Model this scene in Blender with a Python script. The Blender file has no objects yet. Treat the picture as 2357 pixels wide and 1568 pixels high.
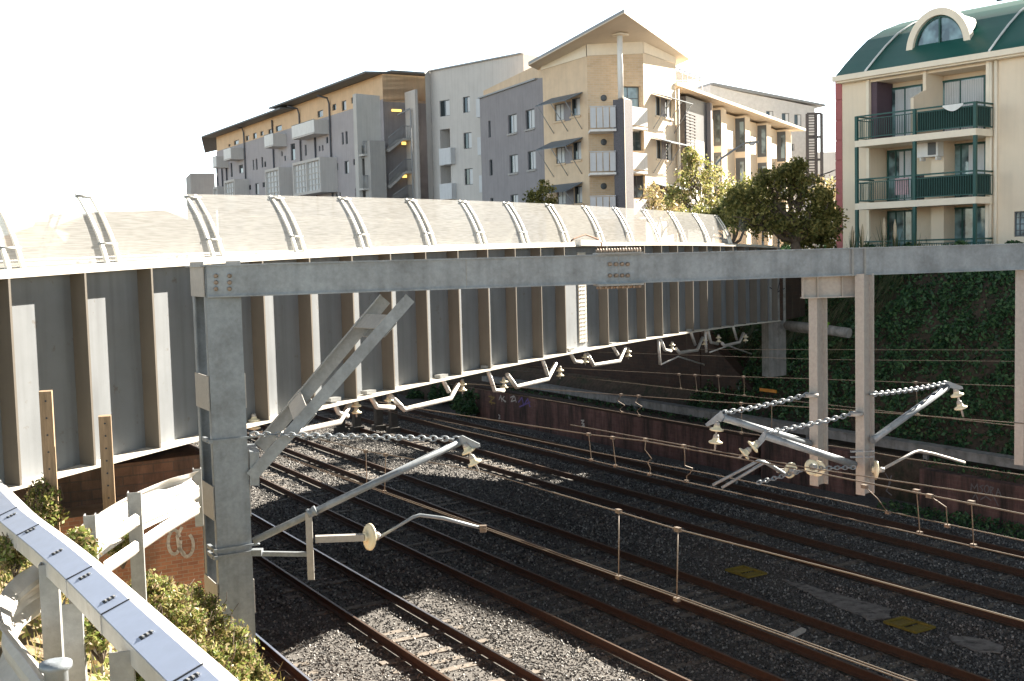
import bpy, math, random
import numpy as np
from mathutils import Vector, Matrix
random.seed(7)
RNG = np.random.default_rng(11)
SC = bpy.context.scene
COL = SC.collection

# ------------------------------------------------------------------ camera model
FPX, CX, CY = 2650.0, 1178.5, 784.0          # focal length / centre for a 2357 px wide frame
EYE = Vector((0, 0, 7.8))
PITCH, ROLL = math.atan(196/2650), -math.radians(1.5)
RM = Matrix.Rotation(math.pi/2-PITCH, 3, 'X') @ Matrix.Rotation(ROLL, 3, 'Z')
def ray(x, y): return RM @ Vector(((x-CX)/FPX, -(y-CY)/FPX, -1))
def P(x, y, Y):
    d = ray(x, y); return EYE + d*(Y/d.y)
def G(x, y, z):
    d = ray(x, y); return EYE + d*((z-7.8)/d.z)
def WP(x, y, A, N):
    d = ray(x, y); A = Vector(A); N = Vector(N)
    return EYE + d*((A-EYE).dot(N)/d.dot(N))
ANG = math.radians(30.5)
TD = Vector((-math.sin(ANG), math.cos(ANG), 0)); PD = Vector((math.cos(ANG), math.sin(ANG), 0))
UP = Vector((0, 0, 1))
def PT(p, t, z=0): return PD*p + TD*t + UP*z
def ptof(v): return v.dot(PD), v.dot(TD)
def zc(ox, oy, s): return lambda x, y: ((ox+x/s)/1.2855, (oy+y/s)/1.2855)
Z1 = zc(560, 100, 3.016); Z2 = zc(1240, 0, 2.376); Z3 = zc(1950, 180, 2.703); Z4 = zc(2400, 0, 2.0635)

# ------------------------------------------------------------------ mesh builder
ORIG = {}
def norm(v): v = Vector(v); return v.normalized() if v.length > 1e-9 else v
class MB:
    def __init__(s): s.v = []; s.f = []; s.sm = []
    def face(s, pts, sm=False):
        i = len(s.v); s.v += [Vector(p) for p in pts]; s.f.append(tuple(range(i, i+len(pts)))); s.sm.append(sm)
        return s
    def obox(s, c, ax, ay, az):
        """box with centre c and half-axis vectors"""
        c = Vector(c); i = len(s.v)
        for sz in (-1, 1):
            for sx, sy in ((-1, -1), (1, -1), (1, 1), (-1, 1)):
                s.v.append(c + ax*sx + ay*sy + az*sz)
        for q in ((3, 2, 1, 0), (4, 5, 6, 7), (0, 1, 5, 4), (1, 2, 6, 5), (2, 3, 7, 6), (3, 0, 4, 7)):
            s.f.append(tuple(i+k for k in q)); s.sm.append(False)
        return s
    def beam(s, a, b, w, h, side=None, up=None):
        """rectangular bar a->b, w across (side), h along up"""
        a = Vector(a); b = Vector(b); d = norm(b-a)
        u = Vector(up) if up else UP
        if abs(d.dot(u)) > .98 and not up: u = Vector((0, 1, 0))
        sd = norm(d.cross(u)) if side is None else norm(side)
        u2 = norm(sd.cross(d))
        return s.obox((a+b)/2, d*((b-a).length/2), sd*(w/2), u2*(h/2))
    def tube(s, pts, r, n=8, caps=True, sm=True):
        pts = [Vector(p) for p in pts]; m = len(pts)
        rs = r if isinstance(r, (list, tuple)) else [r]*m
        i0 = len(s.v); ref = None
        for k, p in enumerate(pts):
            d = norm((pts[min(k+1, m-1)]-pts[max(k-1, 0)]))
            if ref is None:
                ref = norm(d.cross(UP)) if abs(d.dot(UP)) < .95 else norm(d.cross(Vector((1, 0, 0))))
            ref = norm(ref - d*ref.dot(d)); o = d.cross(ref)
            for j in range(n):
                a = 2*math.pi*j/n
                s.v.append(p + (ref*math.cos(a)+o*math.sin(a))*rs[k])
        for k in range(m-1):
            for j in range(n):
                a = i0+k*n+j; b = i0+k*n+(j+1) % n
                s.f.append((a, b, b+n, a+n)); s.sm.append(sm)
        if caps:
            s.f.append(tuple(i0+j for j in range(n))[::-1]); s.sm.append(False)
            s.f.append(tuple(i0+(m-1)*n+j for j in range(n))); s.sm.append(False)
        return s
    def lathe(s, base, axis, prof, n=14):
        """prof = [(r, h)...] around axis from base"""
        axis = norm(axis); ref = norm(axis.cross(UP)) if abs(axis.dot(UP)) < .95 else Vector((1, 0, 0))
        ref = norm(ref-axis*ref.dot(axis)); o = axis.cross(ref); i0 = len(s.v)
        for r, h in prof:
            for j in range(n):
                a = 2*math.pi*j/n
                s.v.append(Vector(base)+axis*h+(ref*math.cos(a)+o*math.sin(a))*max(r, .0005))
        for k in range(len(prof)-1):
            for j in range(n):
                a = i0+k*n+j; b = i0+k*n+(j+1) % n
                s.f.append((a, b, b+n, a+n)); s.sm.append(True)
        s.f.append(tuple(i0+j for j in range(n))[::-1]); s.sm.append(False)
        s.f.append(tuple(i0+(len(prof)-1)*n+j for j in range(n))); s.sm.append(False)
        return s
    def prism(s, poly, off):
        """planar polygon (3d points) extruded by vector off"""
        n = len(poly); i = len(s.v); off = Vector(off)
        s.v += [Vector(p) for p in poly] + [Vector(p)+off for p in poly]
        s.f.append(tuple(range(i, i+n))); s.sm.append(False)
        s.f.append(tuple(range(i+2*n-1, i+n-1, -1))); s.sm.append(False)
        for k in range(n):
            l = (k+1) % n
            s.f.append((i+l, i+k, i+n+k, i+n+l)); s.sm.append(False)
        return s
    def sweep(s, path, prof, sides, closed=True, sm=False, caps=True):
        """prof [(a,z)] swept on path; sides = across-vector per path point"""
        i0 = len(s.v); n = len(prof)
        for p, sd in zip(path, sides):
            for a, z in prof: s.v.append(Vector(p)+Vector(sd)*a+UP*z)
        for k in range(len(path)-1):
            for j in range(n if closed else n-1):
                a = i0+k*n+j; b = i0+k*n+(j+1) % n
                s.f.append((a, b, b+n, a+n)); s.sm.append(sm)
        if closed and caps:
            s.f.append(tuple(i0+j for j in range(n))[::-1]); s.sm.append(False)
            s.f.append(tuple(i0+(len(path)-1)*n+j for j in range(n))); s.sm.append(False)
        return s
    def chain(s, a, b, r=.012, link=.075, sag=0):
        a = Vector(a); b = Vector(b); L = (b-a).length; n = max(3, int(L/(link*.8)))
        d = norm(b-a); s1 = norm(d.cross(UP)); s2 = s1.cross(d)
        for k in range(n):
            f = (k+.5)/n; c = a+(b-a)*f - UP*sag*4*f*(1-f)
            sd = s1 if k % 2 else s2
            pts = []
            for j in range(9):
                an = 2*math.pi*j/8
                pts.append(c + d*math.cos(an)*link*.58 + sd*math.sin(an)*link*.36)
            s.tube(pts, r, 5, False)
        return s
    def bolt(s, c, axis, r=.02, h=.02):
        return s.lathe(c, axis, [(r, 0), (r, h), (r*.6, h*1.35)], 7)
    def build(s, name, mat=None, parent=None, recalc=True):
        org = ORIG.get(parent.name, Vector((0, 0, 0))) if parent else Vector((0, 0, 0))
        me = bpy.data.meshes.new(name)
        me.from_pydata([tuple(v-org) for v in s.v], [], s.f)
        me.polygons.foreach_set('use_smooth', s.sm)
        if recalc:
            import bmesh
            bm = bmesh.new(); bm.from_mesh(me); bmesh.ops.recalc_face_normals(bm, faces=bm.faces); bm.to_mesh(me); bm.free()
        me.validate(); me.update()
        o = bpy.data.objects.new(name, me); COL.objects.link(o)
        if mat: me.materials.append(mat)
        if parent: o.parent = parent
        ORIG[o.name] = org
        return o
def tag(o, label=None, cat=None, group=None, kind=None):
    if label: o['label'] = label
    if cat: o['category'] = cat
    if group: o['group'] = group
    if kind: o['kind'] = kind
    return o
def thing(name, loc, label, cat, group=None):
    o = bpy.data.objects.new(name, None); COL.objects.link(o); o.location = loc; o.empty_display_size = .2
    ORIG[o.name] = Vector(loc)
    return tag(o, label, cat, group)
def struct(name, mb, m, recalc=True): return tag(mb.build(name, m, None, recalc), kind='structure')
def npmesh(name, verts, faces, mat, parent=None, k=4, smooth=False):
    """fast mesh from numpy arrays; faces all k-gons"""
    org = ORIG.get(parent.name, Vector((0, 0, 0))) if parent else Vector((0, 0, 0))
    me = bpy.data.meshes.new(name); nv = len(verts); nf = len(faces)
    me.vertices.add(nv); me.vertices.foreach_set('co', (verts-np.array(org)).astype(np.float32).ravel())
    me.loops.add(nf*k); me.loops.foreach_set('vertex_index', faces.astype(np.int32).ravel())
    me.polygons.add(nf); me.polygons.foreach_set('loop_start', np.arange(0, nf*k, k, dtype=np.int32))
    me.polygons.foreach_set('loop_total', np.full(nf, k, dtype=np.int32))
    me.polygons.foreach_set('use_smooth', np.full(nf, smooth))
    me.update(calc_edges=True); me.validate()
    me.materials.append(mat)
    o = bpy.data.objects.new(name, me); COL.objects.link(o)
    if parent: o.parent = parent
    ORIG[o.name] = org
    return o

# ------------------------------------------------------------------ materials
def mat(name, col, rough=.6, metal=0, var=.12, vs=3.0, bump=0, bs=40, col2=None, c2s=1.2, c2t=(.5, .65), stretch=None, spec=.5, alpha=None, streak=0):
    m = bpy.data.materials.new(name); m.use_nodes = True; nt = m.node_tree; N = nt.nodes; L = nt.links
    b = N['Principled BSDF']; b.inputs['Roughness'].default_value = rough; b.inputs['Metallic'].default_value = metal
    b.inputs['Specular IOR Level'].default_value = spec
    tc = N.new('ShaderNodeTexCoord'); mp = N.new('ShaderNodeMapping'); L.new(tc.outputs['Object'], mp.inputs[0])
    if stretch: mp.inputs['Scale'].default_value = stretch
    n1 = N.new('ShaderNodeTexNoise'); n1.inputs['Scale'].default_value = vs; n1.inputs['Detail'].default_value = 6; n1.inputs['Roughness'].default_value = .65
    L.new(mp.outputs[0], n1.inputs[0])
    mr = N.new('ShaderNodeMapRange'); mr.inputs[1].default_value = .3; mr.inputs[2].default_value = .7
    mr.inputs[3].default_value = 1-var; mr.inputs[4].default_value = 1+var; L.new(n1.outputs[0], mr.inputs[0])
    src = None
    if col2:
        n2 = N.new('ShaderNodeTexNoise'); n2.inputs['Scale'].default_value = c2s; n2.inputs['Detail'].default_value = 8; n2.inputs['Roughness'].default_value = .7
        L.new(mp.outputs[0], n2.inputs[0])
        cr = N.new('ShaderNodeMapRange'); cr.inputs[1].default_value = c2t[0]; cr.inputs[2].default_value = c2t[1]; L.new(n2.outputs[0], cr.inputs[0])
        mx = N.new('ShaderNodeMix'); mx.data_type = 'RGBA'; mx.inputs[6].default_value = (*col, 1); mx.inputs[7].default_value = (*col2, 1); L.new(cr.outputs[0], mx.inputs[0]); src = mx.outputs[2]
    if streak:
        ms = N.new('ShaderNodeMapping'); ms.inputs['Scale'].default_value = (7, 7, .35); L.new(tc.outputs['Object'], ms.inputs[0])
        n3 = N.new('ShaderNodeTexNoise'); n3.inputs['Scale'].default_value = 1.0; n3.inputs['Detail'].default_value = 5; L.new(ms.outputs[0], n3.inputs[0])
        r3 = N.new('ShaderNodeMapRange'); r3.inputs[1].default_value = .45; r3.inputs[2].default_value = .75; r3.inputs[3].default_value = 1; r3.inputs[4].default_value = 1-streak; L.new(n3.outputs[0], r3.inputs[0])
        mm = N.new('ShaderNodeMath'); mm.operation = 'MULTIPLY'; L.new(mr.outputs[0], mm.inputs[0]); L.new(r3.outputs[0], mm.inputs[1]); fac = mm.outputs[0]
    else: fac = mr.outputs[0]
    hv = N.new('ShaderNodeVectorMath'); hv.operation = 'SCALE'; L.new(fac, hv.inputs['Scale'])
    if src: L.new(src, hv.inputs[0])
    else: hv.inputs[0].default_value = col
    L.new(hv.outputs[0], b.inputs['Base Color'])
    if bump:
        n4 = N.new('ShaderNodeTexNoise'); n4.inputs['Scale'].default_value = bs; n4.inputs['Detail'].default_value = 4; L.new(mp.outputs[0], n4.inputs[0])
        bp = N.new('ShaderNodeBump'); bp.inputs['Strength'].default_value = bump; bp.inputs['Distance'].default_value = .02
        L.new(n4.outputs[0], bp.inputs['Height']); L.new(bp.outputs[0], b.inputs['Normal'])
    if alpha is not None: b.inputs['Alpha'].default_value = alpha
    return m
def brickmat(name, c1, c2, mort, scale=(1, 1, 1), rot=0, bump=.3, var=.2, stain=None, stt=(.5, .7)):
    """bricks laid on vertical walls: u runs along the wall direction rot"""
    m = bpy.data.materials.new(name); m.use_nodes = True; nt = m.node_tree; N = nt.nodes; L = nt.links
    b = N['Principled BSDF']; b.inputs['Roughness'].default_value = .9
    tc = N.new('ShaderNodeTexCoord'); mp = N.new('ShaderNodeMapping'); mp.vector_type = 'POINT'; mp.inputs['Rotation'].default_value = (0, 0, -rot); L.new(tc.outputs['Object'], mp.inputs[0])
    sp = N.new('ShaderNodeSeparateXYZ'); L.new(mp.outputs[0], sp.inputs[0]); cb = N.new('ShaderNodeCombineXYZ'); L.new(sp.outputs[0], cb.inputs[0]); L.new(sp.outputs[2], cb.inputs[1])
    br = N.new('ShaderNodeTexBrick'); br.inputs['Color1'].default_value = (*c1, 1); br.inputs['Color2'].default_value = (*c2, 1); br.inputs['Mortar'].default_value = (*mort, 1)
    br.inputs['Scale'].default_value = 1; br.inputs['Brick Width'].default_value = .24*scale[0]; br.inputs['Row Height'].default_value = .086*scale[1]; br.inputs['Mortar Size'].default_value = .008*scale[2]
    L.new(cb.outputs[0], br.inputs[0])
    n1 = N.new('ShaderNodeTexNoise'); n1.inputs['Scale'].default_value = .9; n1.inputs['Detail'].default_value = 8; n1.inputs['Roughness'].default_value = .7; L.new(tc.outputs['Object'], n1.inputs[0])
    mr = N.new('ShaderNodeMapRange'); mr.inputs[1].default_value = .3; mr.inputs[2].default_value = .7; mr.inputs[3].default_value = 1-var; mr.inputs[4].default_value = 1+var; L.new(n1.outputs[0], mr.inputs[0])
    hv = N.new('ShaderNodeVectorMath'); hv.operation = 'SCALE'; L.new(mr.outputs[0], hv.inputs['Scale']); L.new(br.outputs[0], hv.inputs[0]); out = hv.outputs[0]
    if stain:
        ms = N.new('ShaderNodeMapping'); ms.inputs['Scale'].default_value = (1.6, 1.6, .25); L.new(tc.outputs['Object'], ms.inputs[0])
        n3 = N.new('ShaderNodeTexNoise'); n3.inputs['Scale'].default_value = 1; n3.inputs['Detail'].default_value = 9; n3.inputs['Roughness'].default_value = .7; L.new(ms.outputs[0], n3.inputs[0])
        r3 = N.new('ShaderNodeMapRange'); r3.inputs[1].default_value = stt[0]; r3.inputs[2].default_value = stt[1]; L.new(n3.outputs[0], r3.inputs[0])
        mx = N.new('ShaderNodeMix'); mx.data_type = 'RGBA'; mx.inputs[7].default_value = (*stain, 1); L.new(out, mx.inputs[6]); L.new(r3.outputs[0], mx.inputs[0]); out = mx.outputs[2]
    L.new(out, b.inputs['Base Color'])
    bp = N.new('ShaderNodeBump'); bp.inputs['Strength'].default_value = bump; bp.inputs['Distance'].default_value = .01; bp.invert = True
    L.new(br.outputs['Fac'], bp.inputs['Height']); L.new(bp.outputs[0], b.inputs['Normal'])
    return m
def islandmat(name, cols, rough=.6, trans=0, spec=.3):
    """every leaf / stone (mesh island) takes its own shade"""
    m = bpy.data.materials.new(name); m.use_nodes = True; nt = m.node_tree; N = nt.nodes; L = nt.links
    b = N['Principled BSDF']; b.inputs['Roughness'].default_value = rough; b.inputs['Specular IOR Level'].default_value = spec
    g = N.new('ShaderNodeNewGeometry'); r = N.new('ShaderNodeValToRGB'); r.color_ramp.interpolation = 'LINEAR'
    while len(r.color_ramp.elements) < len(cols): r.color_ramp.elements.new(.5)
    for i, c in enumerate(cols):
        r.color_ramp.elements[i].position = i/(len(cols)-1); r.color_ramp.elements[i].color = (*c, 1)
    L.new(g.outputs['Random Per Island'], r.inputs[0]); L.new(r.outputs[0], b.inputs['Base Color'])
    if trans:
        t = N.new('ShaderNodeBsdfTranslucent'); L.new(r.outputs[0], t.inputs[0]); mx = N.new('ShaderNodeMixShader'); mx.inputs[0].default_value = trans
        L.new(b.outputs[0], mx.inputs[1]); L.new(t.outputs[0], mx.inputs[2]); L.new(mx.outputs[0], N['Material Output'].inputs[0])
    return m
def glassmat(name, col=(.02, .03, .035), rough=.05, vary=0):
    m = bpy.data.materials.new(name); m.use_nodes = True; N = m.node_tree.nodes; L = m.node_tree.links
    b = N['Principled BSDF']; b.inputs['Base Color'].default_value = (*col, 1); b.inputs['Roughness'].default_value = rough; b.inputs['Specular IOR Level'].default_value = .8
    if vary:
        tc = N.new('ShaderNodeTexCoord'); n = N.new('ShaderNodeTexNoise'); n.inputs['Scale'].default_value = vary; L.new(tc.outputs['Object'], n.inputs[0])
        r = N.new('ShaderNodeValToRGB'); r.color_ramp.elements[0].position = .4; r.color_ramp.elements[0].color = (*col, 1); r.color_ramp.elements[1].position = .62; r.color_ramp.elements[1].color = (*[min(1, c*5+.03) for c in col], 1)
        L.new(n.outputs[0], r.inputs[0]); L.new(r.outputs[0], b.inputs['Base Color'])
    return m
def lampmat(name, col, s):
    m = bpy.data.materials.new(name); m.use_nodes = True; N = m.node_tree.nodes; b = N['Principled BSDF']
    b.inputs['Base Color'].default_value = (*col, 1); b.inputs['Emission Color'].default_value = (*col, 1); b.inputs['Emission Strength'].default_value = s
    return m
M = {}
M['girder'] = mat('girder_paint', (.19, .207, .225), .5, 0, .09, 1.5, .06, 90, streak=.22, col2=(.13, .115, .10), c2s=5, c2t=(.62, .72))
M['stiff'] = mat('stiffener_shade_paint', (.13, .115, .095), .55, 0, .08, 2, .06, 90, streak=.15)  # girder paint darkened and browned: stiffeners' shaded side put into the colour
M['flange'] = mat('girder_edge_paint', (.60, .57, .51), .55, 0, .12, 4, .05, 60, col2=(.34, .22, .13), c2s=7, c2t=(.62, .70))
M['galv'] = mat('galvanised_steel', (.265, .30, .335), .48, .25, .12, 22, .08, 120, col2=(.185, .205, .225), c2s=3, c2t=(.42, .68), streak=.25)
M['galvdark'] = mat('weathered_galvanised_steel', (.27, .28, .28), .55, .25, .15, 18, .1, 120)
M['galvwarm'] = mat('warm_galvanised_steel', (.35, .34, .325), .6, .15, .12, 22, .08, 120)
M['rail_side'] = mat('rusty_rail', (.06, .031, .019), .8, 0, .25, 12, .15, 60)
M['rail_head'] = mat('polished_rail_head', (.45, .42, .42), .22, .9, .1, 12)
M['rail_dull'] = mat('dull_rail_head', (.09, .06, .045), .5, .3, .2, 12)
M['sleeper'] = mat('concrete_sleeper', (.17, .15, .13), .9, 0, .3, 9, .2, 60, col2=(.09, .075, .06), c2s=3)
M['ballast'] = mat('ballast_bed', (.115, .11, .105), .95, 0, .5, 30, .5, 26, col2=(.045, .042, .04), c2s=16, c2t=(.45, .6))
M['stone'] = islandmat('ballast_stone', [(.022, .025, .03), (.08, .081, .083), (.185, .182, .176), (.055, .056, .058), (.38, .37, .35)], .55)
M['porcelain'] = mat('cream_porcelain', (.72, .66, .48), .25, 0, .08, 12)
M['wire'] = mat('bronze_wire', (.145, .12, .095), .55, .2, .1, 5)
M['clamp'] = mat('wire_clamp', (.15, .12, .095), .55, .2, .2, 20)
M['timber'] = mat('timber_post', (.26, .18, .11), .85, 0, .25, 8, .3, 30, stretch=(6, 6, .6))
M['whitesteel'] = mat('pale_barrier_steel', (.56, .55, .53), .45, .3, .14, 6, .1, 50, col2=(.36, .33, .29), c2s=5, c2t=(.58, .72))
M['barriertop'] = mat('barrier_cover_steel', (.33, .39, .52), .35, .3, .06, 10)
M['darksteel'] = mat('near_black_steel', (.05, .048, .045), .8, 0, .3, 6)  # plain near-black steel for the bridge columns
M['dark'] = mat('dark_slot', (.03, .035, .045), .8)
M['rust'] = mat('rusty_steel', (.17, .08, .04), .8, 0, .3, 20)
M['bolt'] = mat('bolt_steel', (.26, .21, .17), .6, .4, .25, 20)
M['brickabut'] = brickmat('abutment_brick', (.42, .20, .12), (.30, .13, .08), (.34, .26, .2), (.62, .62, .62), ANG, .5, .3, (.09, .06, .045), (.5, .8))
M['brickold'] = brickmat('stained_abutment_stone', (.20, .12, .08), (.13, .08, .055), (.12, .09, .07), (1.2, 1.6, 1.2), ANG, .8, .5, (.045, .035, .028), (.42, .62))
M['brickwall'] = brickmat('cutting_wall_brick', (.20, .105, .09), (.15, .08, .07), (.18, .12, .10), (1.4, 1.4, .8), ANG+math.pi/2, .3, .3, (.03, .024, .02), (.42, .62))
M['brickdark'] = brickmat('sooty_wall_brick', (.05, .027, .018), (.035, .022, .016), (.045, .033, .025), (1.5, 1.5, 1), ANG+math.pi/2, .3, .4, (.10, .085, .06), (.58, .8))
M['concrete'] = mat('weathered_concrete', (.25, .25, .24), .85, 0, .22, 2.5, .2, 30, col2=(.15, .15, .14), c2s=2, streak=.3)
M['slab'] = mat('trackside_concrete', (.20, .195, .19), .9, 0, .4, 5, .4, 20, col2=(.06, .06, .06), c2s=4)
M['soil'] = mat('embankment_soil', (.07, .05, .035), .95, 0, .4, 6, .5, 20, col2=(.03, .035, .018), c2s=2)
M['drysoil'] = mat('dry_bank_soil', (.20, .15, .09), .95, 0, .4, 6, .5, 20, col2=(.10, .09, .04), c2s=1.5)
# ------------------------------------------------------------------ ground
def hn(x, y, s=1.0, seed=0):
    """cheap smooth height noise"""
    return (math.sin(x*1.3*s+seed)*math.cos(y*1.1*s+seed*2) + .5*math.sin(x*2.9*s+y*2.3*s+seed) + .3*math.cos(x*5.1*s-y*4.7*s+seed))/1.8
def lerp(a, b, f): f = max(0, min(1, f)); return a+(b-a)*f
def bank_z(p, t):
    top = lerp(5.25, 4.55, (t-9)/7)
    low = lerp(2.9, 2.6, (t-6)/6)
    return lerp(top, low, (p-1.2)/3.1) + .08*hn(p, t, 1.5, 1)
def right_z(p, t):
    f = (p-29.7)/6.6
    z = 1.15 + 6.2*max(0, min(1, f))**.85
    return z + .12*hn(p, t, .8, 4)*min(1, max(0, f*3))
def sheet(name, ps, ts, zf, m, skirt=False):
    mb = MB(); n = len(ts)
    for p in ps:
        for t in ts: mb.v.append(PT(p, t, zf(p, t)))
    for i in range(len(ps)-1):
        for j in range(n-1):
            a = i*n+j; mb.f.append((a, a+n, a+n+1, a+1)); mb.sm.append(True)
    return mb.build(name, m)
ts_far = [-60, -30, 0, 14, 30, 60, 100, 200, 500, 900]
tag(sheet('ballast_bed', [4.4, 8, 12, 16, 20, 24, 28.6], ts_far, lambda p, t: -.22, M['ballast']), kind='structure')
tsl = [-80, -30, -8] + [i*.6 for i in range(-8, 27)] + [16.2]
psl = [-400, -60, -20, -10] + [-8+i*.6 for i in range(20)] + [4.2, 4.42]
tag(sheet('grass_bank', psl, tsl, bank_z, M['drysoil']), kind='structure')
tag(sheet('street_ground', [-900, -200, -30, 4.4], [16.9, 20, 40, 100, 300, 900], lambda p, t: 4.4 if t < 30 else 6.3, M['drysoil']), kind='structure')
psr = [28.56, 28.6, 29.2] + [29.7+i*.5 for i in range(15)] + [38, 60, 200, 900]
tsr = [-60, -20, 0] + [5+i*1.2 for i in range(40)] + [60, 80, 120, 300, 900]
tag(sheet('embankment', psr, tsr, lambda p, t: -.3 if p < 28.58 else right_z(p, t), M['soil']), kind='structure')

# retaining wall on the near side of the tracks, abutment and wing wall under the bridge
mb = MB()
mb.prism([PT(4.42, -40, -.3), PT(4.42, -40, 2.6), PT(4.42, 6, 2.6), PT(4.42, 12, 2.3), PT(4.42, 16.2, 2.3), PT(4.42, 16.2, -.3)], PD*.3)
tag(mb.build('retaining_wall', M['brickabut']), 'brick retaining wall dropping from the weedy bank down to the nearest track', 'wall')
root = thing('bridge_abutment', PT(3, 17, 3), 'sunlit brick abutment with white graffiti under the near end of the bridge', 'abutment')
MB().prism([PT(-14, 16.2, 2), PT(-14, 16.2, 4.3), PT(4.35, 16.2, 4.45), PT(4.35, 16.2, -.3), PT(-14, 16.2, -.3)], TD*14).build('wall', M['brickabut'], root)
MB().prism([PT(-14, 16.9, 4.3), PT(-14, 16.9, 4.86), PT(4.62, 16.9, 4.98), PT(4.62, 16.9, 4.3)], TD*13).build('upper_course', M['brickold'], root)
def strokes(px_lines, A, N, w, mt, name, parent, off=.012):
    """graffiti: flat ribbons on a wall plane, from strokes"""
    mb = MB(); N = norm(N)
    for ln in px_lines:
        pts = [WP(x, y, Vector(A)+N*off, N) for x, y in ln]
        for a, b in zip(pts, pts[1:]):
            d = norm(b-a); s = norm(d.cross(N))*w/2; e = d*w*.3
            mb.face([a-s-e, b-s+e, b+s+e, a+s-e])
    return mb.build(name, mt, parent, False)
M['paintw'] = mat('faded_white_paint', (.55, .52, .48), .8, 0, .25, 20)
M['paintg'] = mat('faded_grey_paint', (.16, .15, .15), .8, 0, .35, 20)
def circ(cx, cy, rx, ry, a0=0, a1=360, n=14): return [(cx+rx*math.cos(math.radians(a0+(a1-a0)*i/n)), cy+ry*math.sin(math.radians(a0+(a1-a0)*i/n))) for i in range(n+1)]
strokes([circ(401, 1248, 14, 28, 20, 330), circ(430, 1255, 15, 26, -60, 200), [(418, 1215), (408, 1235), (412, 1262), (424, 1275)], [(368, 1212), (372, 1195), (380, 1210)]],
        PT(4.35, 16.2, 3), -TD, .045, M['paintw'], 'graffiti', root)

# far side walls
def wallseg(name, label, p0, t0, p1, t1, z0, h0, h1, thick, m, graf=None, cap=None):
    a = PT(p0, t0, z0); b = PT(p1, t1, z0)
    r = thing(name, a, label, 'wall')
    n = norm((b-a).cross(UP));
    if n.dot(PD) > 0: n = -n
    MB().prism([a, b, b+UP*h1, a+UP*h0], -n*thick).build('brickwork', m, r)
    if cap: MB().prism([a+n*.03+UP*(h0+.002), b+n*.03+UP*(h1+.002), b+n*.03+UP*(h1+.09), a+n*.03+UP*(h0+.09)], -n*(thick+.06)).build('coping', cap, r)
    return r, n
r, n1 = wallseg('brick_wall', 'long low reddish brown brick wall with coloured graffiti beside the far track', 27.25, 50, 27.75, 30.6, -.22, 1.5, 1.35, .4, M['brickwall'], cap=M['brickdark'])
A = PT(27.25, 50, 0)
def z5(x, y): return (1011.3+.26405*x, 777.9+.26405*y)
M['paintv'] = mat('faded_violet_paint', (.14, .10, .30), .8, 0, .3, 20); M['painty'] = mat('faded_ochre_paint', (.28, .2, .06), .8, 0, .3, 20)
G1 = [[(520, 540), (535, 500), (545, 555)], [(535, 520), (575, 560)], [(565, 510), (548, 535), (580, 555)], [(620, 520), (650, 505), (625, 555), (660, 545)], [(655, 510), (670, 560)]]
strokes([[z5(*q) for q in l] for l in G1], A, n1, .05, M['paintw'], 'graffiti', r)
strokes([[z5(*q) for q in l] for l in [[(690, 560), (720, 520), (735, 590), (770, 530), (790, 600)], [(700, 600), (790, 560)]]], A, n1, .07, M['paintv'], 'graffiti', r)
strokes([[z5(*q) for q in l] for l in [[(430, 510), (480, 520), (435, 560), (485, 570)], [(450, 500), (455, 580)]]], A, n1, .06, M['painty'], 'graffiti', r)
strokes([[z5(*q) for q in l] for l in [[(1235, 720), (1260, 720), (1240, 745), (1262, 750), (1240, 775), (1265, 768)], [(515, 670), (528, 680), (518, 705), (530, 700)]]], A, n1, .06, M['paintw'], 'graffiti', r)
r, n2 = wallseg('brick_wall', 'dark red brick wall pier beside the black opening under the hanging posts', 27.75, 30.1, 27.95, 25.95, -.22, 1.5, 1.4, .4, M['brickwall'])
strokes([[(2038, 1090), (2050, 1110), (2040, 1130), (2052, 1140)], [(2052, 1095), (2044, 1120)]], PT(27.95, 25.95, 0), n2, .04, M['paintg'], 'graffiti', r)
r, n3 = wallseg('brick_wall', 'red brick wall with a pale scrawled tag at the right edge', 28.05, 23.5, 28.35, 8, -.22, 1.25, 1.2, .35, M['brickwall'])
def z4(x, y): return (1867+.29774*x, 777.9+.29774*y)
GT = [[(1235, 1180), (1240, 1130), (1262, 1165), (1285, 1130), (1290, 1185)], [(1330, 1140), (1305, 1150), (1325, 1170), (1320, 1200), (1300, 1195)], circ(1358, 1170, 18, 30, 0, 360),
      [(1385, 1215), (1385, 1150), (1410, 1160), (1390, 1185), (1445, 1295)], [(1430, 1215), (1445, 1165), (1470, 1225)], [(1436, 1195), (1462, 1198)], [(1250, 1240), (1270, 1205), (1290, 1250)], [(1310, 1250), (1350, 1225), (1390, 1255)]]
strokes([[z4(*q) for q in l] for l in GT], PT(28.05, 23.5, 0), n3, .035, M['paintg'], 'graffiti', r)
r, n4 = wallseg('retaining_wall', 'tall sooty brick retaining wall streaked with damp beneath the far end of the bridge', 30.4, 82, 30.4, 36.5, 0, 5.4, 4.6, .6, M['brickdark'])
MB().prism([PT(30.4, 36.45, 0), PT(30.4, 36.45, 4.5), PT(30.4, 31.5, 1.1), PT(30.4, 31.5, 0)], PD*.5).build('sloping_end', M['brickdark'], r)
# dark culvert opening box between the two wall pieces
tag(MB().prism([PT(29.5, 26, -.22), PT(29.5, 26, 1.1), PT(29.5, 23, 1.1), PT(29.5, 23, -.22)], PD*.1).build('culvert_wall', M['dark']), 'black recess between the brick pier and the tagged brick wall', 'opening')
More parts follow.
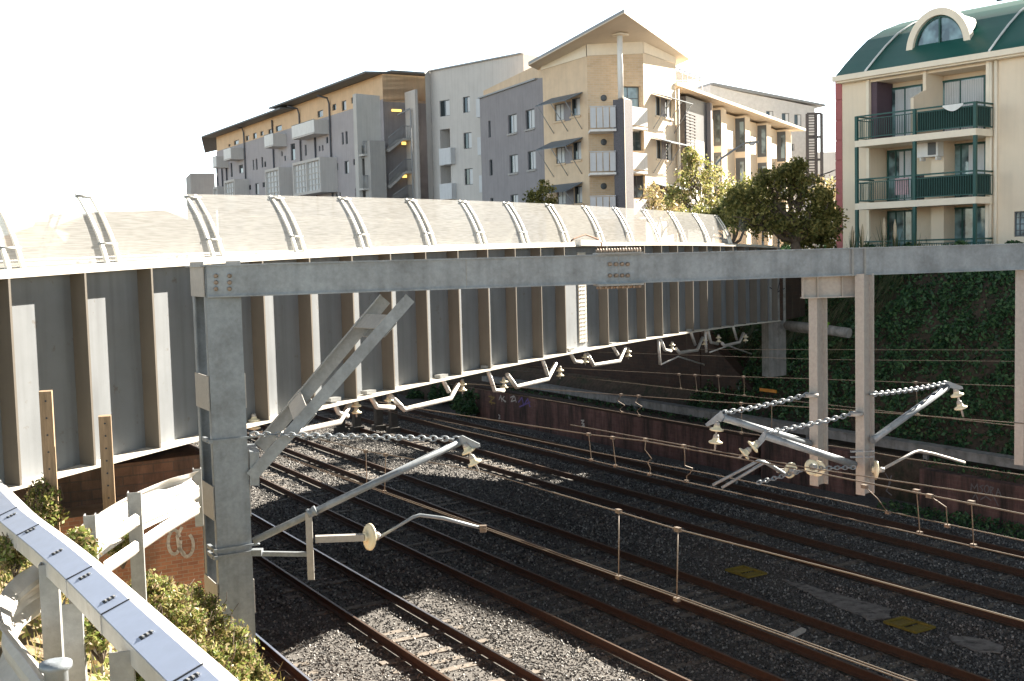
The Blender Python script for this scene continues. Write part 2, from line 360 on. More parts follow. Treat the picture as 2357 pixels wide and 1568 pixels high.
# cable trough on short posts
root = thing('cable_trough', PT(29, 30, 1.4), 'pale grey concrete cable trough on short posts above the brick wall', 'cable trough')
mb = MB(); path = [PT(28.95, 52-i*4, 1.48+.02*math.sin(i)) for i in range(12)]
mb.sweep(path, [(-.2, -.14), (.2, -.14), (.2, .12), (-.2, .12)], [PD]*12).build('duct', M['concrete'], root)
mb = MB()
for i in range(40):
    mb.obox(PT(28.95, 50-i*1.1, 1.615), PD*.23, TD*.53, UP*.018)
mb.build('lid', M['concrete'], root)
for t in (44, 39, 34, 29, 24, 20.2, 15): MB().obox(PT(28.95, t, .8), PD*.05, TD*.08, UP*.53).build('post', M['galvdark'], root)

# ------------------------------------------------------------------ tracks
def rail_mb(p, t0, t1):
    prof = [(-.07, -.165), (.07, -.165), (.07, -.15), (.012, -.13), (.012, -.04), (.034, -.03), (.034, -.004), (-.034, -.004), (-.034, -.03), (-.012, -.04), (-.012, -.13), (-.07, -.15)]
    return MB().sweep([PT(p, t0), PT(p, t1)], prof, [PD, PD])
def head_mb(p, t0, t1):
    return MB().sweep([PT(p, t0), PT(p, t1)], [(-.03, -.0035), (.03, -.0035), (.024, .004), (-.024, .004)], [PD, PD])
slp = None
tracks = [(6.53, 'nearest railway track with shiny rails behind the steel mast', 12, 62), (10.14, 'second track from the steel mast with the shiny left rail half in sunlight', 12, 66), (13.73, 'third track from the steel mast under the double contact wires', 12, 70),
          (16.72, 'fourth track from the steel mast left of the yellow ground frames', 12, 70), (21.5, 'fifth track from the steel mast right of the yellow ground frames', 12, 72), (24.8, 'farthest track running along the low brick wall', 12, 72)]
sleeper_me = None
for k, (pc, lab, t0, t1) in enumerate(tracks):
    root = thing('railway_track', PT(pc, 25, -.2), lab, 'railway track', 'railway tracks in the cutting')
    for sd in (-1, 1):
        o = rail_mb(pc+sd*.7175, -20, 400).build('rail', M['rail_side'], root)
        head_mb(pc+sd*.7175, -20, 400).build('rail_head', M['rail_head'] if (k, sd) in ((0, 1), (1, 1)) else M['rail_dull'], o)
    n = 100; step = (t1-t0)/n
    for i in range(n):
        t = t0+i*step + random.uniform(-.03, .03)
        if sleeper_me is None:
            mbs = MB(); mbs.sweep([Vector((-1.22, 0, 0)), Vector((1.22, 0, 0))], [(-.12, -.2), (.12, -.2), (.10, .0), (-.10, .0)], [Vector((0, 1, 0))]*2)
            for sx in (-1, 1):
                for sy in (-1, 1): mbs.obox(Vector((sx*.7175+sy*.11, 0, .012)), Vector((.035, 0, 0)), Vector((0, .06, 0)), Vector((0, 0, .014)))
            sleeper_me = mbs.build('sleeper', M['sleeper'], None).data; bpy.data.objects.remove(bpy.data.objects['sleeper'])
        o = bpy.data.objects.new('sleeper', sleeper_me); COL.objects.link(o); o.parent = root
        o.location = PT(pc, t, -.205+random.uniform(-.03, .022 if k in (3, 4) else .016)) - Vector(root.location); o.rotation_euler = (0, 0, ANG+random.uniform(-.015, .015))

# loose ballast stones, denser towards the camera
def stones():
    n = 170000
    t = 11 + 45*RNG.random(n)**2.0; p = 4.8 + 22.2*RNG.random(n)
    # keep off the rails
    keep = np.ones(n, bool)
    for pc, *_ in tracks:
        for sd in (-1, 1): keep &= np.abs(p-(pc+sd*.7175)) > .11
        on = np.abs(p-pc) < 1.3
        keep &= ~(on & (RNG.random(n) < .12))
    t, p = t[keep], p[keep]; n = len(t)
    s = RNG.uniform(.015, .036, n)*(1+.25*(t > 25))
    z = -.215 + s*RNG.uniform(0, .9, n) + .012*np.sin(p*3)*np.cos(t*2.3)
    shoulder = np.ones(n)
    for pc, *_ in tracks: shoulder = np.minimum(shoulder, np.abs(np.abs(p-pc)-1.55))
    z += np.clip(.05-.1*shoulder, 0, .05)
    c = np.stack([PD.x*p+TD.x*t, PD.y*p+TD.y*t, z], 1)
    base = np.array([[1, 0, 0], [0, 1, 0], [-1, 0, 0], [0, -1, 0], [0, 0, .8], [0, 0, -.8]])
    q = RNG.normal(size=(n, 4)); q /= np.linalg.norm(q, axis=1, keepdims=True); w, x, y, zz = q.T
    R = np.stack([1-2*(y*y+zz*zz), 2*(x*y-zz*w), 2*(x*zz+y*w), 2*(x*y+zz*w), 1-2*(x*x+zz*zz), 2*(y*zz-x*w), 2*(x*zz-y*w), 2*(y*zz+x*w), 1-2*(x*x+y*y)], 1).reshape(n, 3, 3)
    v = base[None]*s[:, None, None]*RNG.uniform(.65, 1.35, (n, 6, 1)); v = np.einsum('nij,nkj->nki', R, v)+c[:, None]
    F = np.array([[0, 1, 4], [1, 2, 4], [2, 3, 4], [3, 0, 4], [1, 0, 5], [2, 1, 5], [3, 2, 5], [0, 3, 5]])
    f = (F[None]+6*np.arange(n)[:, None, None]).reshape(-1, 3)
    tag(npmesh('ballast', v.reshape(-1, 3), f, M['stone'], k=3), 'grey crushed stone ballast lying between and around the rails', kind='stuff')
stones()

# yellow ground frames and concrete remains between the tracks
M['yellow'] = mat('yellow_paint', (.20, .155, .025), .7, 0, .3, 20)
def gframe(px, py, label):
    c = G(px, py, -.14); r = thing('ground_frame', c, label, 'frame', 'yellow ground frames'); mb = MB()
    for a in (-.28, .28): mb.obox(c+PD*a, PD*.03, TD*.42, UP*.025)
    for a in (-.4, .05, .4): mb.obox(c+TD*a+UP*.003, PD*.3, TD*.03, UP*.022)
    mb.build('frame', M['yellow'], r)
    mb = MB()
    for a in (-.2, .22): mb.obox(c+TD*a-UP*.02, PD*.24, TD*.13, UP*.012)
    mb.build('plate', M['yellow'], r)
    return r
gframe(1717, 1316, 'yellow steel ground frame with a white tag between two tracks, the farther one')
gframe(2093, 1438, 'yellow steel ground frame between two tracks at lower right, the nearer one')
def patch(pts, name, label, m, h=.03):
    mb = MB(); c = [G(x, y, -.19) for x, y in pts]; mb.prism(c, UP*h)
    return tag(mb.build(name, m), label, 'concrete slab', 'broken concrete between the tracks')
def rough(pts, k=4, j=3):
    out = []
    for (a, b), (c, d) in zip(pts, pts[1:]+pts[:1]):
        for i in range(k): f = i/k; out.append((a+(c-a)*f+random.uniform(-j, j)*1.6, b+(d-b)*f+random.uniform(-j, j)*.5))
    return out
patch(rough([(1800, 1336), (1850, 1345), (1970, 1382), (2053, 1405), (2048, 1424), (2000, 1427), (1930, 1398), (1880, 1380)]), 'concrete_slab', 'long broken grey concrete slab between the two yellow frames', M['slab'], .022)
patch(rough([(2190, 1465), (2260, 1472), (2312, 1490), (2300, 1505), (2240, 1500), (2195, 1480)]), 'concrete_slab', 'short worn concrete slab at the right edge of the tracks', M['slab'], .022)
for (x, y, s) in ((1838, 1457, .16), (1602, 1383, .08), (1650, 1368, .07), (1622, 1430, .09), (2250, 1090, .06)):
    pass
c = G(1833, 1458, -.15); tag(MB().obox(c, (PD+TD*.3)*.3, TD*.07, UP*.03).build('litter', M['paintw']), 'crumpled white litter lying by the double contact wires', 'litter')
# ------------------------------------------------------------------ bridge
NX = [-8.4, -7.15, -6.1, -5.48, -4.62, -3.0, -.75, 3.8, 8.35, 10.2]; NY = [9.2, 11.7, 13.7, 15.0, 16.8, 20.0, 24.2, 31.6, 39.6, 42.8]
cX = np.polyfit(NY, NX, 3)
def bX(Y): return float(np.polyval(cX, Y))
def bnorm(Y):
    d = Vector(((bX(Y+.1)-bX(Y-.1))/.2, 1, 0)).normalized(); return d, Vector((d.y, -d.x, 0))
def BY(px, py, off=0):
    lo, hi = 8, 60
    for _ in range(50):
        m = (lo+hi)/2; d, n = bnorm(m); q = Vector((bX(m), m, 0))+n*off

        r = P(px, py, q.y).x - q.x
        # left of the path on screen for larger Y
        if r < 0: hi = m
        else: lo = m
    return (lo+hi)/2
def BP(px, py, off=0):
    """point on the vertical surface of the girder (offset off towards the camera)"""
    m = BY(px, py, off); d, n = bnorm(m); return P(px, py, (Vector((bX(m), m, 0))+n*off).y)
tops = [(0, 630), (223, 617), (445, 606), (800, 582), (1100, 568), (1500, 563), (1740, 567)]
bots = [(0, 1125), (223, 1066), (445, 1014), (800, 915), (1100, 851), (1500, 781), (1740, 743)]
sT = [BY(*q) for q in tops]; sB = [BY(*q) for q in bots]
cT = np.polyfit(sT, [P(q[0], q[1], y).z for q, y in zip(tops, sT)], 2); cB = np.polyfit(sB, [P(q[0], q[1], y).z for q, y in zip(bots, sB)], 2)
print('bridge z top', [round(float(np.polyval(cT, y)), 2) for y in (10, 14, 20, 30, 40)], 'bot', [round(float(np.polyval(cB, y)), 2) for y in (10, 14, 20, 30, 40)], [round(y, 1) for y in sT])
def zT(Y): return float(np.polyval(cT, max(9, min(44, Y))))
def zB(Y): return float(np.polyval(cB, max(9, min(44, Y))))
# stations by arc length
YS = np.arange(7.0, 41.6, .05); XS = np.array([bX(y) for y in YS]); SS = np.concatenate([[0], np.cumsum(np.hypot(np.diff(XS), np.diff(YS)))])
def atS(s): y = float(np.interp(s, SS, YS)); return y
LEN = float(SS[-1])
def bpt(Y, off, z): d, n = bnorm(Y); return Vector((bX(Y), Y, z)) + n*off
BR = thing('road_bridge', (0, 24, 5.5), 'grey steel plate girder road bridge with curved glaring safety screens crossing the tracks', 'bridge')
def strip(prof, ys, zf, mbx=None):
    mb = mbx or MB()
    path = [bpt(y, 0, zf(y)) for y in ys]; sides = [bnorm(y)[1] for y in ys]
    return mb.sweep(path, prof, sides)
yy = [atS(s) for s in np.linspace(0, LEN, 60)]
EF = .27
def girder(off, nm, stiff=True):
    g = MB()
    path = [bpt(y, off, 0) for y in yy]; sides = [bnorm(y)[1] for y in yy]
    i0 = 0; prof = [(-.012, 0), (.012, 0), (.012, 1), (-.012, 1)]
    for y, p, sd in zip(yy, path, sides):
        for a, b in prof: g.v.append(p+sd*a+UP*(zB(y)+.04 if b == 0 else zT(y)-.045))
    for k in range(len(yy)-1):
        for j in range(4):
            a = k*4+j; b = k*4+(j+1) % 4; g.f.append((a, b, b+4, a+4)); g.sm.append(False)
    web = g.build('girder', M['girder'], BR)
    def shifted(prof, zf):
        return MB().sweep([bpt(y, off, zf(y)) for y in yy], prof, sides)
    o = shifted([(-EF, -.045), (EF, -.045), (EF, 0), (-EF, 0)], zT).build('top_flange', M['flange'], web)
    o2 = shifted([(-EF, 0), (EF, 0), (EF, .04), (-EF, .04)], zB).build('bottom_flange', M['flange'], web)
    return web
web = girder(0, 'near')
s0 = float(np.interp(BY(358, 800, EF), YS, SS)); SP = 1.165
k0 = -int(s0//SP)
k = k0
while s0+k*SP < LEN-.3:
    y = atS(s0+k*SP); d, n = bnorm(y); k += 1
    if abs(y-BY(1342, 700, .25)) < .5: continue
    zt, zb = zT(y)-.045, zB(y)+.04
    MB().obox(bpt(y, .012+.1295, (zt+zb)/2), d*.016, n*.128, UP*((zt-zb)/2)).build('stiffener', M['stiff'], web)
# bolted splice at mid span
ys_ = BY(1342, 700, .05); d, n = bnorm(ys_)
sp = MB().obox(bpt(ys_, .03, (zT(ys_)+zB(ys_))/2), d*.2, n*.015, UP*1.1).build('splice_plate', M['flange'], web)
for i in range(22):
    for a in (-.13, -.05, .05, .13): MB().bolt(bpt(ys_, .045, zB(ys_)+.2+i*.098)+d*a, n, .018, .02).build('splice_bolt', M['flange'], web)
for i in range(9): MB().bolt(bpt(ys_+.9, .0, zT(ys_))+d*(-1.2+i*.11)+n*.15, UP, .03, .035).build('flange_bolt', M['flange'], web)
W2 = 8.6
web2 = girder(-W2, 'far')
# deck
MB().sweep([bpt(y, -W2/2, zT(y)-1.75) for y in yy], [(-W2/2+.02, 0), (W2/2-.02, 0), (W2/2-.02, .3), (-W2/2+.02, .3)], [bnorm(y)[1] for y in yy]).build('deck', M['concrete'], BR)
for s in np.arange(1.5, LEN, 2.33):
    y = atS(s); MB().beam(bpt(y, -.1, zT(y)-2.0), bpt(y, -W2+.1, zT(y)-2.0), .2, .45).build('cross_beam', M['girder'], BR)
# screens: curved fins in pairs, mesh between them, leaning in over the road
m = bpy.data.materials.new('screen_mesh'); m.use_nodes = True; nt = m.node_tree; N = nt.nodes; L = nt.links
b = N['Principled BSDF']; b.inputs['Roughness'].default_value = .95; b.inputs['Specular IOR Level'].default_value = .05
tc = N.new('ShaderNodeTexCoord'); mp = N.new('ShaderNodeMapping'); mp.inputs['Scale'].default_value = (1.6, 1.6, 34); L.new(tc.outputs['Object'], mp.inputs[0])
nz = N.new('ShaderNodeTexNoise'); nz.inputs['Scale'].default_value = 2.2; nz.inputs['Detail'].default_value = 7; L.new(mp.outputs[0], nz.inputs[0])
cr = N.new('ShaderNodeValToRGB'); cr.color_ramp.elements[0].position = .3; cr.color_ramp.elements[0].color = (.34, .335, .32, 1); cr.color_ramp.elements[1].position = .62; cr.color_ramp.elements[1].color = (.48, .48, .47, 1)
L.new(nz.outputs[0], cr.inputs[0]); L.new(cr.outputs[0], b.inputs['Base Color'])
tl = N.new('ShaderNodeBsdfTranslucent'); L.new(cr.outputs[0], tl.inputs[0]); tr = N.new('ShaderNodeBsdfTransparent')
m1 = N.new('ShaderNodeMixShader'); m1.inputs[0].default_value = .5; L.new(b.outputs[0], m1.inputs[1]); L.new(tl.outputs[0], m1.inputs[2])
m2 = N.new('ShaderNodeMixShader'); m2.inputs[0].default_value = .62; L.new(tr.outputs[0], m2.inputs[1]); L.new(m1.outputs[0], m2.inputs[2]); L.new(m2.outputs[0], N['Material Output'].inputs[0])
M['mesh'] = m
SPROF = [(0, 0), (-.06, .2), (-.14, .42), (-.26, .66), (-.42, .9), (-.5, 1.0)]
def sprof(f):
    x = f*5; i = min(4, int(x)); g = x-i; a, b2 = SPROF[i], SPROF[i+1]; return (a[0]+(b2[0]-a[0])*g, a[1]+(b2[1]-a[1])*g)
M['finw'] = mat('pale_fin_paint', (.72, .70, .64), .5, 0, .05, 4)
def screens(off, sgn, pxs=None):
    sl = [float(np.interp(BY(px, 590), YS, SS)) for px in (40, 265, 507, 697, 850, 1000, 1118, 1216, 1310, 1390, 1458, 1522, 1580, 1635, 1685)]
    sl = [max(.2, sl[0]-5.2), sl[0]-2.5] + sl
    for q in sl:
        y = atS(q); d, n = bnorm(y)
        for e in (-.11, .11):
            mb = MB(); i0 = len(mb.v); pr = [sprof(i/10) for i in range(11)]
            base = bpt(y, off, zT(y)) + d*e
            inner = [base + n*sgn*(a-.0) + UP*z for a, z in pr]; outer = [base + n*sgn*(a+.05*(1-i/14)) + UP*(z+.01) for i, (a, z) in enumerate(pr)]
            poly = inner + outer[::-1]
            for i in range(10):
                for s_ in (-1, 1):
                    o_ = d*.024*s_; mb.face([inner[i]+o_, inner[i+1]+o_, outer[i+1]+o_, outer[i]+o_])
                mb.face([outer[i]-d*.024, outer[i+1]-d*.024, outer[i+1]+d*.024, outer[i]+d*.024]); mb.face([inner[i]-d*.024, inner[i+1]-d*.024, inner[i+1]+d*.024, inner[i]+d*.024])
            mb.face([inner[10]-d*.024, inner[10]+d*.024, outer[10]+d*.024, outer[10]-d*.024])
            mb.build('screen_post', M['finw'], BR)
        for zf in (.3, .92):
            a, z = sprof(zf); MB().tube([bpt(y, off, zT(y))+n*sgn*(a+.03)+UP*z-d*.16, bpt(y, off, zT(y))+n*sgn*(a+.03)+UP*z+d*.16], .022, 6).build('screen_clamp', M['galvdark'], BR)
    for qa, qb in zip(sl, sl[1:]):
        mb = MB(); nn = 6; rows = 8
        for i in range(nn+1):
            y = atS(qa+(qb-qa)*i/nn); d, n = bnorm(y); base = bpt(y, off, zT(y))
            for j in range(rows+1):
                a, z = sprof(j/rows); mb.v.append(base+n*sgn*(a-.02)+UP*(z+.01))
        for i in range(nn):
            for j in range(rows):
                a = i*(rows+1)+j; mb.f.append((a, a+rows+1, a+rows+2, a+1)); mb.sm.append(True)
        mb.build('screen_panel', M['mesh'], BR)
screens(-.05, 1); screens(-W2+.05, -1)
# hand rails and kerb inside the screens
for off in (-1.2, -W2+1.2):
    MB().tube([bpt(y, off, zT(y)+.05) for y in yy], .03, 6).build('handrail', M['whitesteel'], BR)
MB().sweep([bpt(y, -.1, zT(y)) for y in yy], [(-.04, 0), (.12, 0), (.12, .055), (-.04, .055)], [bnorm(y)[1] for y in yy]).build('kerb', M['flange'], BR)

# plain far screen posts beyond the curved ones
for px, a, bb in ((1756, 500, 570), (1792, 505, 573)):
    y = 41.5 if px < 1770 else 42.6
    tag(MB().beam(P(px, a, y), P(px, bb+20, y), .07, .05).build('fence_post', M['galv']), 'slim pale steel fence post, the %s of two standing past the bridge screens' % ('left one' if px < 1770 else 'right one'), 'post', 'fence posts past the bridge screens')
q0_, q1_ = P(1756, 502, 41.5), P(1792, 507, 42.6); q2_, q3_ = P(1792, 572, 42.6), P(1756, 570, 41.5); q4_, q5_ = P(1700, 505, 39.6), P(1700, 568, 39.6)
fm = MB(); fm.face([q3_, q2_, q1_, q0_]); fm.face([q5_, q3_, q0_, q4_]); M['finemesh'] = mat('fine_fence_mesh', (.30, .31, .32), .6, alpha=.35); tag(fm.build('mesh_fence', M['finemesh'], None, False), 'see through mesh fence panel between the curved screens and the slim posts', 'fence')
# pier at far end, bearing, legs under the bridge
yE = BY(1745, 700)
root = thing('bridge_pier', P(1775, 780, 42), 'square grey concrete pier with black scrawl supporting the far end of the bridge', 'pier')
A1, A2, A3 = P(1752, 640, 41.6), P(1768, 640, 41.0), P(1808, 640, 41.6)
mb = MB(); z0 = 4.0
mb.prism([Vector((q.x, q.y, 3.2)) for q in (A1, A2, A3, A3+A1-A2)], UP*4.4).build('shaft', M['concrete'], root)
strokes([[(1783, 640), (1779, 665), (1786, 690), (1792, 660), (1796, 640)], [(1772, 662), (1790, 672), (1806, 664)]], A2, (A3-A2).cross(UP), .04, M['dark'], 'graffiti', root)
tag(MB().prism([bpt(41.5, .3, 5.2), bpt(41.5, .3, 7.5), bpt(41.5, -W2-.3, 7.5), bpt(41.5, -W2-.3, 5.2)], bnorm(41)[0]*3).build('bridge_abutment', M['brickdark']), 'dark far abutment block where the bridge meets the embankment', 'abutment')
for i, (px, py) in enumerate(((822, 948), (872, 945), (906, 950), (785, 950))):
    g = G(px, py+45, -.2)
    tag(MB().obox(g+UP*2.3, PD*.16, TD*.16, UP*2.3).obox(g+UP*.12, PD*.26, TD*.26, UP*.12).build('bridge_column', M['darksteel']), ['dark steel column under the bridge, second from left', 'dark steel column under the bridge, third from left', 'dark steel column under the bridge, rightmost', 'dark steel column under the bridge, leftmost'][i], 'column', 'steel columns under the bridge')
# ------------------------------------------------------------------ catenary portal
def poly_at(px, py, Y): return P(px, py, Y)
BA = P(476, 648, 13.0); BB = P(2357, 590, 16.1); BB.z = BA.z
bd = norm(Vector((BB.x-BA.x, BB.y-BA.y, 0))); bn = Vector((bd.y, -bd.x, 0))     # bn towards the camera
def bY(px):
    """depth of the portal beam web seen at column px"""
    r = (px-CX)/FPX; return P(px, 600, 10).x and WP(px, 600, BA, bn).y
PTL = thing('catenary_portal', (BA.x, BA.y, 3.3), 'galvanised steel portal with braced mast at left and a long level beam', 'catenary portal')
L_B = 16.5; zt_, zb_ = BA.z+.183, BA.z-.183
def bw(u, off, z): return Vector((BA.x, BA.y, z))+bd*u+bn*off
def uof(px): return (WP(px, 600, BA, bn)-BA).dot(bd)
mb = MB(); c = bw(L_B/2, 0, BA.z)
mb.obox(c, bd*(L_B/2), bn*.008, UP*.17)
mb.obox(bw(L_B/2, -.05, zt_-.008), bd*(L_B/2), bn*.085, UP*.009); mb.obox(bw(L_B/2, -.05, zb_+.008), bd*(L_B/2), bn*.085, UP*.009)
beam = mb.build('beam', M['galv'], PTL)
mb = MB(); mb.obox(bw(L_B/2, -.62, BA.z), bd*(L_B/2), bn*.008, UP*.17); mb.obox(bw(L_B/2, -.57, zt_-.008), bd*(L_B/2), bn*.085, UP*.009); mb.obox(bw(L_B/2, -.57, zb_+.008), bd*(L_B/2), bn*.085, UP*.009)
mb.build('beam', M['galv'], PTL)
for a, b in ((497, 635), (528, 635), (497, 650), (528, 650), (497, 665), (528, 665)): MB().bolt(WP(a, b, BA+bn*.009, bn), bn, .026, .025).build('bolt', M['bolt'], beam)
for a in (1403, 1417, 1431, 1444):
    for b in (608, 634): MB().bolt(WP(a, b, BA+bn*.009, bn), bn, .026, .028).build('splice_bolt', M['bolt'], beam)
u0 = uof(1423); MB().obox(bw(u0, 0, zt_+.012), bd*.3, bn*.1, UP*.012).build('splice_plate', M['galvdark'], beam); MB().obox(bw(u0, 0, zb_-.012), bd*.3, bn*.1, UP*.012).build('splice_plate', M['galvdark'], beam)
for k in range(8):
    for o in (-.05, .05):
        MB().bolt(bw(u0-.26+k*.075, o, zt_+.022), UP, .02, .04).build('splice_bolt', M['bolt'], beam); MB().bolt(bw(u0-.26+k*.075, o, zb_-.022), -UP, .02, .03).build('splice_bolt', M['bolt'], beam)
for px in (1072, 1423, 1955, 1988):
    MB().obox(bw(uof(px), .010, BA.z), bd*.004, bn*.003, UP*.168).build('web_joint', M['galvdark'], beam)
for px in (1960, 1988):
    MB().obox(bw(uof(px), .02, BA.z), bd*.012, bn*.02, UP*.19).build('strap', M['galvdark'], beam)
# mast: two channels with battens
MO = norm(Vector((math.cos(math.radians(29)), math.sin(math.radians(29)), 0))); MN = Vector((MO.y, -MO.x, 0))
mc = P(515, 700, 13.12)
def mw(u, off, z): return Vector((mc.x, mc.y, z))+MO*u+MN*off
HW = .2
def channel(off, s):
    mb = MB(); zc_, hz = 4.9, 2.86
    mb.obox(mw(0, off, zc_), MO*HW, MN*.008, UP*hz)
    for e in (-1, 1): mb.obox(mw(e*(HW-.008), off-s*.045, zc_), MO*.008, MN*.045, UP*hz)
    return mb.build('mast_channel', M['galv'], PTL)
channel(0, 1); channel(-.62, -1)
mb = MB()
for z, h in ((7.62, .2), (6.32, .2), (5.05, .2), (3.9, .2)):
    MB().obox(mw(-HW-.012, -.31, z), MO*.006, MN*.3, UP*h).build('batten', M['galvwarm'], PTL)
    MB().obox(mw(HW+.012, -.31, z), MO*.006, MN*.3, UP*h).build('batten', M['galvwarm'], PTL)
MB().obox(mw(0, -.31, 7.77), MO*(HW+.06), MN*.36, UP*.008).build('cap_plate', M['galv'], PTL)
for z in (5.78, 4.52, 4.44):
    mb = MB()
    mb.obox(mw(0, .022, z), MO*(HW+.03), MN*.01, UP*.012)
    mb.obox(mw(-HW-.045, -.05, z+.005), MO*.02, MN*.16, UP*.022)
    mb.bolt(mw(HW+.02, .03, z), MO, .015, .05); mb.bolt(mw(-HW-.03, .03, z), -MO, .015, .04)
    mb.build('strap', M['galv'], PTL)
# brace: angle pair with battens
def bracept(px, py, off): return WP(px, py, Vector((mc.x, mc.y, 0))+bn*(.02+off), bn)
a0, a1 = bracept(578, 1098, 0), bracept(944, 686, 0)
d = norm(a1-a0); s_ = norm(d.cross(bn))
mb = MB(); mb.obox((a0+a1)/2, d*((a1-a0).length/2), s_*.07, bn*.006); mb.obox((a0+a1)/2+s_*.066-bn*.04, d*((a1-a0).length/2), s_*.006, bn*.04)
mb.build('brace', M['galv'], PTL)
mb = MB(); b0_, b1_ = bracept(598, 1030, -.6), bracept(886, 688, -.6); d2 = norm(b1_-b0_); s2_b = norm(d2.cross(bn))
mb.obox((b0_+b1_)/2, d2*((b1_-b0_).length/2), s2_b*.085, bn*.006); mb.obox((b0_+b1_)/2-s2_b*.08+bn*.04, d2*((b1_-b0_).length/2), s2_b*.006, bn*.04)
mb.build('brace', M['galvdark'], PTL)
for f in (.33, .84):
    fa, fb = a0+(a1-a0)*f, b0_+(b1_-b0_)*(f-.02)
    for sg, mm_ in ((-1, 'galvwarm'), (1, 'galvdark')):
        fa_, fb_ = fa+s_*sg*.078, fb+s2_b*sg*.09
        MB().prism([fa_-d*.11, fa_+d*.11, fb_+d2*.11, fb_-d2*.11], s_*.008).build('batten', M[mm_], PTL)
MB().prism([bracept(575, 1040, -.02), bracept(597, 1040, -.02), bracept(597, 1118, -.02), bracept(575, 1118, -.02)], -bn*.62).build('gusset', M['galv'], PTL)
# hanging drop posts with the small cross bar
def drop(px0, px1, pytop, pybot, yoff):
    pm = (px0+px1)/2; yb = WP(pm, 650, BA, bn).y + yoff
    a = P(pm, pytop, yb); b = P(pm, pybot, yb); h = (a.z-b.z)/2; c = Vector((a.x, a.y, (a.z+b.z)/2))
    sc = yb/FPX
    # I section turned so that one flange faces the camera side-left and the web channel is seen at right
    f1 = norm(Vector((.63, -.78, 0))) ; f2 = Vector((f1.y, -f1.x, 0))   # f1 along flange width, f2 = web direction
    mb = MB()
    fw = .068; wb = .12
    mb.obox(c + Vector((-.058, -.09, 0)), f1*fw, f2*.007, UP*h)
    mb.obox(c + Vector((-.058, -.09, 0)) - f2*0 + norm(Vector((.78, .63, 0)))*.22, f1*fw, norm(Vector((.78, .63, 0)))*.007, UP*h)
    mb.obox(c + Vector((-.058, -.09, 0)) + norm(Vector((.78, .63, 0)))*.11, f1*.005, norm(Vector((.78, .63, 0)))*.105, UP*h)
    return mb.build('drop_post', M['galvwarm'], PTL), c
d1, c1 = drop(1857, 1897, 683, 1115, .55)
d2, c2 = drop(1963, 2005, 630, 1136, .0)
d3, c3 = drop(2331, 2372, 620, 1068, .2)
mb = MB(); yb = WP(1910, 660, BA, bn).y+.28
ca, cb = P(1845, 662, yb), P(2008, 657, yb); cd = norm(cb-ca); cn = norm(cd.cross(UP)); cn = cn if cn.y < 0 else -cn
hl = (cb-ca).length/2; cc = (ca+cb)/2
mb.obox(cc, cd*hl, cn*.006, UP*.14); mb.obox(cc+UP*.14, cd*hl, cn*.075, UP*.007); mb.obox(cc-UP*.14, cd*hl, cn*.075, UP*.007)
for u in (-hl, -hl+.2, hl-.42, hl-.2, hl): mb.obox(cc+cd*u*.99+cn*.038, cd*.006, cn*.036, UP*.135)
mb.build('cross_bar', M['galvwarm'], PTL)

# ------------------------------------------------------------------ insulators, cantilevers
def insul(mb, a, b, n=2, r=.105):
    """suspension string from a to b with n porcelain sheds, caps separate"""
    a = Vector(a); b = Vector(b); ax = norm(b-a); L_ = (b-a).length; st = L_/n
    for i in range(n):
        base = a+ax*(st*(i+.18))
        mb.lathe(base, ax, [(.025, 0), (.04, .01), (.045, .035), (r*.62, .045), (r, .062), (r, .078), (r*.8, .086), (r*.25, .08)], 18)
def inscaps(mb, a, b, n=2):
    a = Vector(a); b = Vector(b); ax = norm(b-a); L_ = (b-a).length; st = L_/n
    mb.tube([a, b+ax*.05], .014, 6)
    for i in range(n): mb.lathe(a+ax*(st*(i+.18)-.04), ax, [(.02, 0), (.035, .015), (.04, .05), (.03, .055)], 10)
def string(a, b, parent, n=2, r=.105):
    r *= .88
    mb = MB(); inscaps(mb, a, b, n); o = mb.build('insulator_string', M['galvwarm'], parent)
    for i in range(n):
        m2 = MB(); aa = Vector(a)+(Vector(b)-Vector(a))*(i/n); bb = Vector(a)+(Vector(b)-Vector(a))*((i+1)/n); insul(m2, aa, bb, 1, r); m2.build('porcelain_disc', M['porcelain'], o)
    return o
def plate_tip(tip, d, parent, w=.10, l=.3):
    s = norm(d.cross(UP)); u = norm(s.cross(d)) if True else UP
    tip = Vector(tip)
    mb = MB(); mb.prism([tip-d*.05+u*.06-s*.012, tip+d*l+u*.0-s*.012, tip+d*(l+.02)-u*.035-s*.012, tip+d*.14-u*.06-s*.012, tip-d*.02-u*.07-s*.012], s*.024)
    return mb.build('end_plate', M['galv'], parent)
# mast cantilever
r = thing('cantilever_arm', P(585, 1246, 13.0), 'long cantilever tube reaching right from the mast with chain and porcelain discs', 'cantilever arm')
Ya, Yb = 13.0, 13.5
p0, p1 = P(583, 1246, Ya), P(1058, 1018, Yb)
MB().tube([p0, p1], .043, 12).build('tube', M['galv'], r)
MB().chain(P(578, 1000, Ya), P(1056, 1011, Yb), .011, .085).build('chain', M['galv'], r)
pp = norm(P(1108, 1030, Yb)-P(1058, 1010, Yb))
MB().prism([P(1054, 1006, Yb), P(1064, 1003, Yb), P(1104, 1022, Yb), P(1105, 1029, Yb), P(1092, 1032, Yb), P(1080, 1026, Yb), P(1062, 1024, Yb), P(1056, 1016, Yb)], Vector((0, .03, 0))).build('end_plate', M['galv'], r)
string(P(1070, 1022, Yb), P(1098, 1076, Yb), r, 2, .10)
k0_, k1_ = P(715, 1178, Ya+.12), P(715, 1332, Ya+.12)
